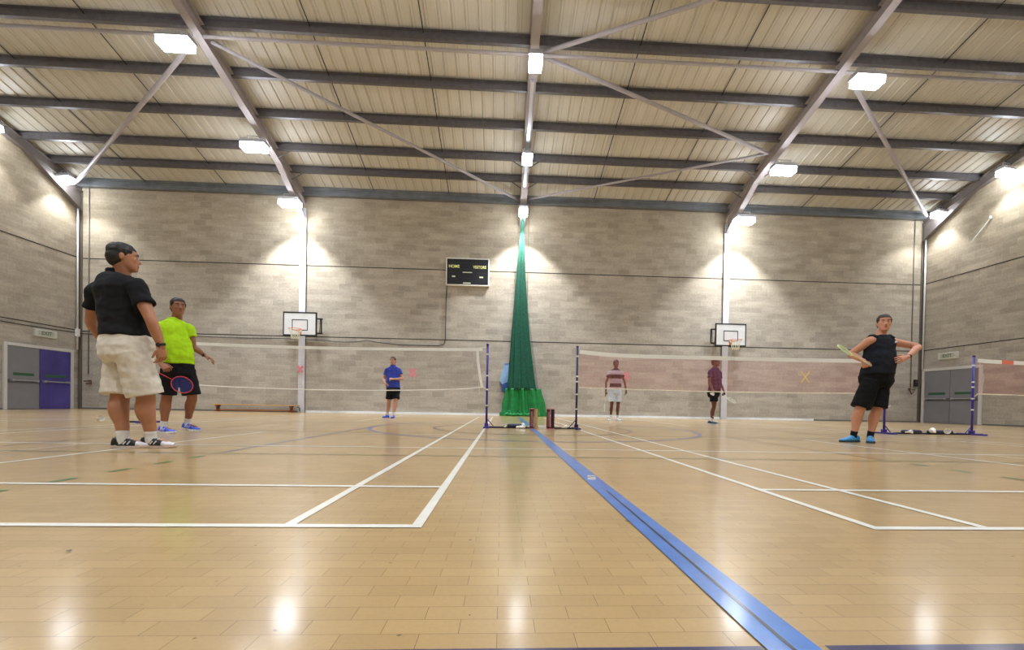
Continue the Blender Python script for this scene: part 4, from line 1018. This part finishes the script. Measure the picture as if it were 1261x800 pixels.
# 1. man in black polo and white shorts, back to the camera
J1=dict(neck=(-3.43,4.13,1.545),head=(-3.40,4.11,1.70),shA=(-3.72,4.22,1.43),shB=(-3.215,4.02,1.43),elA=(-3.84,4.30,1.15),wrA=(-3.79,4.41,.93),elB=(-3.065,3.99,1.13),wrB=(-3.02,4.05,.905),
  hip=(-3.385,4.13,.93),hiA=(-3.475,4.20,.86),hiB=(-3.275,4.06,.86),knA=(-3.452,4.15,.46),knB=(-3.205,4.12,.46),anA=(-3.385,4.10,.105),anB=(-3.19,4.16,.105))
black=cloth('shirt_black',(22,23,27)); cream=cloth('shorts_cream',(206,200,188)); sock_w=cloth('sock_white',(210,210,208))
S1=dict(root=(-3.32,4.12,0),skin=('skin_medium',(166,116,88)),vox=.0085,girth=(.238,.155,.232,.185,.235,.175),belly=.035,arm=.056,leg=.088,hs=1.03,nk=1.12,
  head_facing=40,hands=[dict(w=(-3.79,4.41,.93),d=(.25,.45,-.6),n=(.6,-.2,.1),curl=.5,thumb=-1),dict(w=(-3.02,4.05,.905),d=(.0,.15,-1),n=(-1,.3,0),curl=.45,thumb=-1)],
  top='tee',top_m=black,collar=True,sleeve=.58,slw=1.5,hem=.10,hemw=.99,short_z=.475,short_r=.133,short_m=cream,feet=(12,2),shoe=(mat('shoe_black',(24,24,28),.45,0,.3,30),mat('sole_pale',(196,176,166),.5),mat('shoe_toe_white',(214,214,222),.45)),
  shoeL=.30,stripe=mat('shoe_logo_white',(220,220,224),.5),sock=sock_w,sock_h=.035,wr=.010,seed=2)
root,o0,fw,lat,axis,shirt,sho=person('man in black polo shirt and white shorts, back to camera, hand hanging',J1,62,S1)
watch(root,o0,(-3.022,4.048,.925),(0.1,.2,-1),.034,blk)

# 2. man in lime shirt walking right
J2=dict(neck=(-4.25,5.95,1.475),head=(-4.22,5.93,1.635),shA=(-4.40,6.08,1.385),shB=(-4.10,5.83,1.385),elA=(-4.13,6.25,1.14),wrA=(-3.985,6.10,1.03),elB=(-4.33,5.70,1.12),wrB=(-4.20,5.63,.87),
  hip=(-4.225,5.95,.88),hiA=(-4.17,6.02,.82),hiB=(-4.29,5.90,.82),knA=(-4.115,6.05,.47),knB=(-4.345,5.92,.46),anA=(-4.245,6.16,.14),anB=(-4.385,5.93,.10))
J2['shA'],J2['shB']=(-4.13,6.0,1.375),(-4.41,5.88,1.375); J2['elA']=(-4.085,6.03,1.13); 
lime=cloth('shirt_lime',(166,214,30)); dark=cloth('shorts_black',(20,20,26))
S2=dict(root=(-4.26,6.0,0),skin=('skin_brown',(142,94,70)),vox=.0095,girth=(.155,.128,.160,.145,.158,.138),belly=.03,arm=.046,leg=.072,hs=.98,head_facing=-40,
  hands=[dict(w=(-3.985,6.10,1.03),d=(.85,.1,-.45),n=(-.3,-.2,-1),curl=.35,thumb=-1,spread=.14),dict(w=(-4.20,5.63,.87),d=(.7,-.1,-.5),n=(0,.6,-.7),curl=1.0,thumb=1)],
  top='tee',top_m=lime,sleeve=.45,slw=1.55,hem=.03,short_z=.50,short_r=.103,short_m=dark,feet=(-15,-22),shoe=(mat('shoe_blue',(44,84,214),.4,0,.15,20),mat('sole_white',(216,216,222),.5),None),
  shoeL=.29,lift=(.03,0),pitch=(.10,0),stripe=mat('stripe_white',(226,228,236),.5),sock=sock_w,sock_h=.05,wr=.009,seed=9)
root,o0,*_=person('man in lime green shirt and black shorts walking right, blue shoes',J2,-38,S2)
watch(root,o0,(-4.00,6.10,1.04),(.85,.1,-.45),.028,blk)
racket((-3.93,5.60,.62),(.78,.05,-.42),(.2,-1,.2),0,'red and blue racket held low by the man in the lime shirt',mat('racket_red',(186,40,56),.35,0,.2,10),mat('strings_blue',(60,70,150),.4))

# 3. player in blue polo
J3=dict(neck=(-3.13,12.8,1.475),head=(-3.13,12.76,1.63),shA=(-2.97,12.80,1.375),shB=(-3.30,12.80,1.375),elA=(-2.86,12.76,1.125),wrA=(-3.07,12.56,1.10),elB=(-3.385,12.78,1.10),wrB=(-3.30,12.60,.98),
  hip=(-3.12,12.8,.86),hiA=(-3.03,12.8,.80),hiB=(-3.21,12.8,.80),knA=(-3.03,12.72,.47),knB=(-3.25,12.85,.47),anA=(-3.07,12.62,.10),anB=(-3.31,12.9,.10))
blue=cloth('shirt_royal_blue',(38,64,168))
S3=dict(root=(-3.15,12.78,0),skin=('skin_light',(190,142,120)),vox=.012,girth=(.185,.13,.185,.15,.185,.145),belly=.03,arm=.047,leg=.074,hs=.98,head_facing=-100,
  hands=[dict(w=(-3.07,12.56,1.10),d=(-1,-.1,.05),n=(0,.6,-.6),curl=.9,thumb=-1),dict(w=(-3.30,12.60,.98),d=(.3,-.3,-.1),n=(0,0,-1),curl=.8,thumb=1)],
  top='tee',top_m=blue,collar=True,sleeve=.55,slw=1.5,hem=.0,short_z=.54,short_r=.102,short_m=dark,feet=(-88,-110),shoe=(MATS['shoe_blue'],mat('sole_blue',(32,60,150),.5),None),sock=sock_w,sock_h=.07,seed=14,hair_m='hair_brown',hair_c=(64,46,34))
person('player in royal blue polo and black shorts behind the left net',J3,-98,S3)

# 4. player in striped shirt
def stripes_mat():
    m,nt,b=nodes_of('striped_shirt'); N=nt.nodes.new; L=nt.links.new
    tc=N('ShaderNodeTexCoord'); sp=N('ShaderNodeSeparateXYZ'); L(tc.outputs['Object'],sp.inputs[0])
    mr=N('ShaderNodeMapRange'); mr.inputs[1].default_value=.93; mr.inputs[2].default_value=1.62; L(sp.outputs['Z'],mr.inputs[0])
    r=N('ShaderNodeValToRGB'); r.color_ramp.interpolation='CONSTANT'; L(mr.outputs[0],r.inputs[0])
    st=[(0,(40,20,34)),(.08,(190,182,190)),(.13,(28,12,20)),(.29,(168,152,164)),(.50,(30,10,18)),(.68,(172,160,170)),(.86,(30,10,18))]
    el=r.color_ramp.elements
    while len(el)<len(st): el.new(.5)
    for e_,(p_,c_) in zip(el,st): e_.position=p_; e_.color=hexc(c_)
    L(r.outputs[0],b.inputs['Base Color']); b.inputs['Roughness'].default_value=.85; return m
J4=dict(neck=(3.435,13.2,1.57),head=(3.435,13.17,1.725),shA=(3.61,13.2,1.465),shB=(3.26,13.2,1.465),elA=(3.715,13.2,1.19),wrA=(3.755,13.14,.93),elB=(3.155,13.2,1.17),wrB=(3.13,13.14,.91),
  hip=(3.44,13.2,.94),hiA=(3.53,13.2,.86),hiB=(3.35,13.2,.86),knA=(3.525,13.18,.48),knB=(3.33,13.18,.48),anA=(3.52,13.22,.10),anB=(3.315,13.22,.10))
S4=dict(root=(3.43,13.2,0),skin=('skin_dark',(104,62,50)),vox=.012,girth=(.175,.12,.165,.13,.170,.13),belly=.015,arm=.043,leg=.062,hs=1.0,
  hands=[dict(w=(3.755,13.14,.93),d=(.05,-.05,-1),n=(-1,0,0),curl=.4,thumb=1),dict(w=(3.13,13.14,.91),d=(-.02,-.1,-1),n=(1,0,0),curl=1.1,thumb=-1)],
  top='tee',top_m=stripes_mat(),sleeve=.5,slw=1.55,hem=.06,short_z=.58,short_r=.105,short_m=cloth('shorts_pale',(196,208,220)),feet=(-62,-118),shoe=(mat('shoe_white',(220,220,226),.45),MATS['sole_white'],None),sock=sock_w,sock_h=.08,seed=21)
person('player in striped maroon and grey shirt and pale shorts, facing camera',J4,-90,S4)
racket((3.10,13.12,.40),(-.06,0,-1),(1,-.35,0),0,'pale racket hanging down from the hand of the striped-shirt player',mat('racket_pale',(214,226,206),.35),mat('strings_pale',(220,224,214),.4))

# 5. player in purple shirt
J5=dict(neck=(5.72,11.6,1.52),head=(5.74,11.59,1.675),shA=(5.90,11.70,1.41),shB=(5.55,11.50,1.41),elA=(5.98,11.78,1.12),wrA=(6.02,11.66,.90),elB=(5.49,11.42,1.11),wrB=(5.53,11.28,.89),
  hip=(5.70,11.6,.90),hiA=(5.74,11.66,.83),hiB=(5.67,11.53,.83),knA=(5.755,11.66,.48),knB=(5.69,11.54,.48),anA=(5.71,11.74,.10),anB=(5.67,11.60,.10))
S5=dict(root=(5.70,11.6,0),skin=('skin_deep',(98,60,46)),vox=.012,girth=(.175,.135,.165,.15,.15,.14),belly=.03,arm=.045,leg=.064,hs=1.0,head_facing=-50,
  hands=[dict(w=(6.02,11.66,.90),d=(.1,-.2,-1),n=(-1,0,0),curl=1.0,thumb=1),dict(w=(5.53,11.28,.89),d=(-.5,-.4,-.7),n=(.3,-.2,-1),curl=.8,thumb=-1)],
  top='tee',top_m=cloth('shirt_purple',(38,24,70)),sleeve=.55,slw=1.5,hem=.04,short_z=.62,short_r=.10,short_m=dark,feet=(-18,-25),shoe=(mat('shoe_navy_teal',(28,52,82),.45,0,.3,30),MATS['sole_white'],None),sock=sock_w,sock_h=.13,seed=30,stripe=mat('stripe_teal',(110,160,176),.5))
root,o0,*_=person('player in dark purple shirt and black shorts behind the right net',J5,-50,S5)
racket((6.20,11.60,.66),(.62,-.25,-.42),(0,-.6,1),0,'pale racket held low by the player in the purple shirt',MATS['racket_pale'],MATS['strings_pale'],a=.09,b=.12)
shuttle((5.44,11.24,.82),.4,G(100),'white shuttlecock in the hand of the purple-shirt player',None,1.2)

# 6. man in black vest, hands on hips
J6=dict(neck=(5.325,5.97,1.52),head=(5.335,5.93,1.675),shA=(5.485,5.99,1.435),shB=(5.125,5.92,1.425),elA=(5.84,5.93,1.36),wrA=(5.50,5.73,1.185),elB=(4.985,6.08,1.25),wrB=(5.010,5.885,1.14),
  hip=(5.26,5.95,.95),hiA=(5.34,5.97,.86),hiB=(5.16,5.92,.86),knA=(5.262,5.93,.46),knB=(5.015,5.93,.46),anA=(5.215,5.97,.105),anB=(4.985,5.99,.105))
vest_m=cloth('vest_black',(24,27,36)); sblk=cloth('shorts_jet',(12,12,14))
S6=dict(root=(5.13,5.96,0),skin=('skin_tan',(192,138,112)),vox=.0095,girth=(.185,.135,.196,.150,.198,.150),belly=.03,arm=.052,leg=.078,hs=1.02,nk=1.08,head_facing=-120,
  hands=[dict(w=(5.50,5.73,1.185),d=(-.95,.02,-.32),n=(.0,.8,-.2),curl=.35,thumb=-1,spread=.14),dict(w=(5.010,5.885,1.14),d=(.25,-.15,-.8),n=(.5,.5,.1),curl=1.1,thumb=1)],
  top='vest',top_m=vest_m,hem=.02,short_z=.49,short_r=.118,short_m=sblk,feet=(-165,-172),shoe=(mat('shoe_cyan',(34,128,188),.4,0,.2,25),mat('sole_dark_teal',(30,60,70),.5),None),
  shoeL=.315,stripe=mat('stripe_lightblue',(120,190,214),.5),sock=cloth('sock_black',(24,24,30)),sock_h=.05,wr=.010,seed=40,hair_m='hair_darkbrown',hair_c=(44,32,26))
S6['feet']=(-130,-172)
root,o0,fw,lat,axis,vest,sho=person('man in black vest and black shorts, hands on hips, blue shoes',J6,-98,S6)
watch(root,o0,(5.525,5.745,1.195),(-.9,-.9,-.35),.031,blk)
# straps, small pale logos on chest and shorts
bm=bmesh.new()
for sx in (-1,1):
    tube(bm,[axis(.90)+lat*sx*.115+fw*.095,axis(.985)+lat*sx*.100+fw*.035,axis(.99)+lat*sx*.100-fw*.03,axis(.90)+lat*sx*.115-fw*.095],[.03,.028,.028,.03],8,flat=.35,side=lat)
obj('shoulder_strap',bm,vest_m,vest,smooth=True)
logo=mat('logo_white',(214,216,222),.5)
for cen,par,rt in ((V((5.395,5.80,1.40)),vest,.35),(V((5.325,5.80,.515)),sho,.2)):
    bm=bmesh.new()
    for k in (-1,0,1):
        tube(bm,[cen-o0+V((-.016,-.004,-.004+k*.009)),cen-o0+V((.016,-.004,.006+k*.009))],.0035,5)
    obj('small_logo',bm,logo,par)
bm=bmesh.new()   # thin raised folds across the vest front handled by a faint pattern panel
bm.free()
racket((4.68,5.81,1.27),(-.36,-.04,.17),(.22,-.55,.55),0,'pale green racket held at hip by the man in the black vest',mat('racket_lime',(196,222,150),.35,0,.05),mat('strings_lime',(186,200,160),.4),a=.085,b=.120,grip_m=mat('grip_pale',(190,196,180),.6))
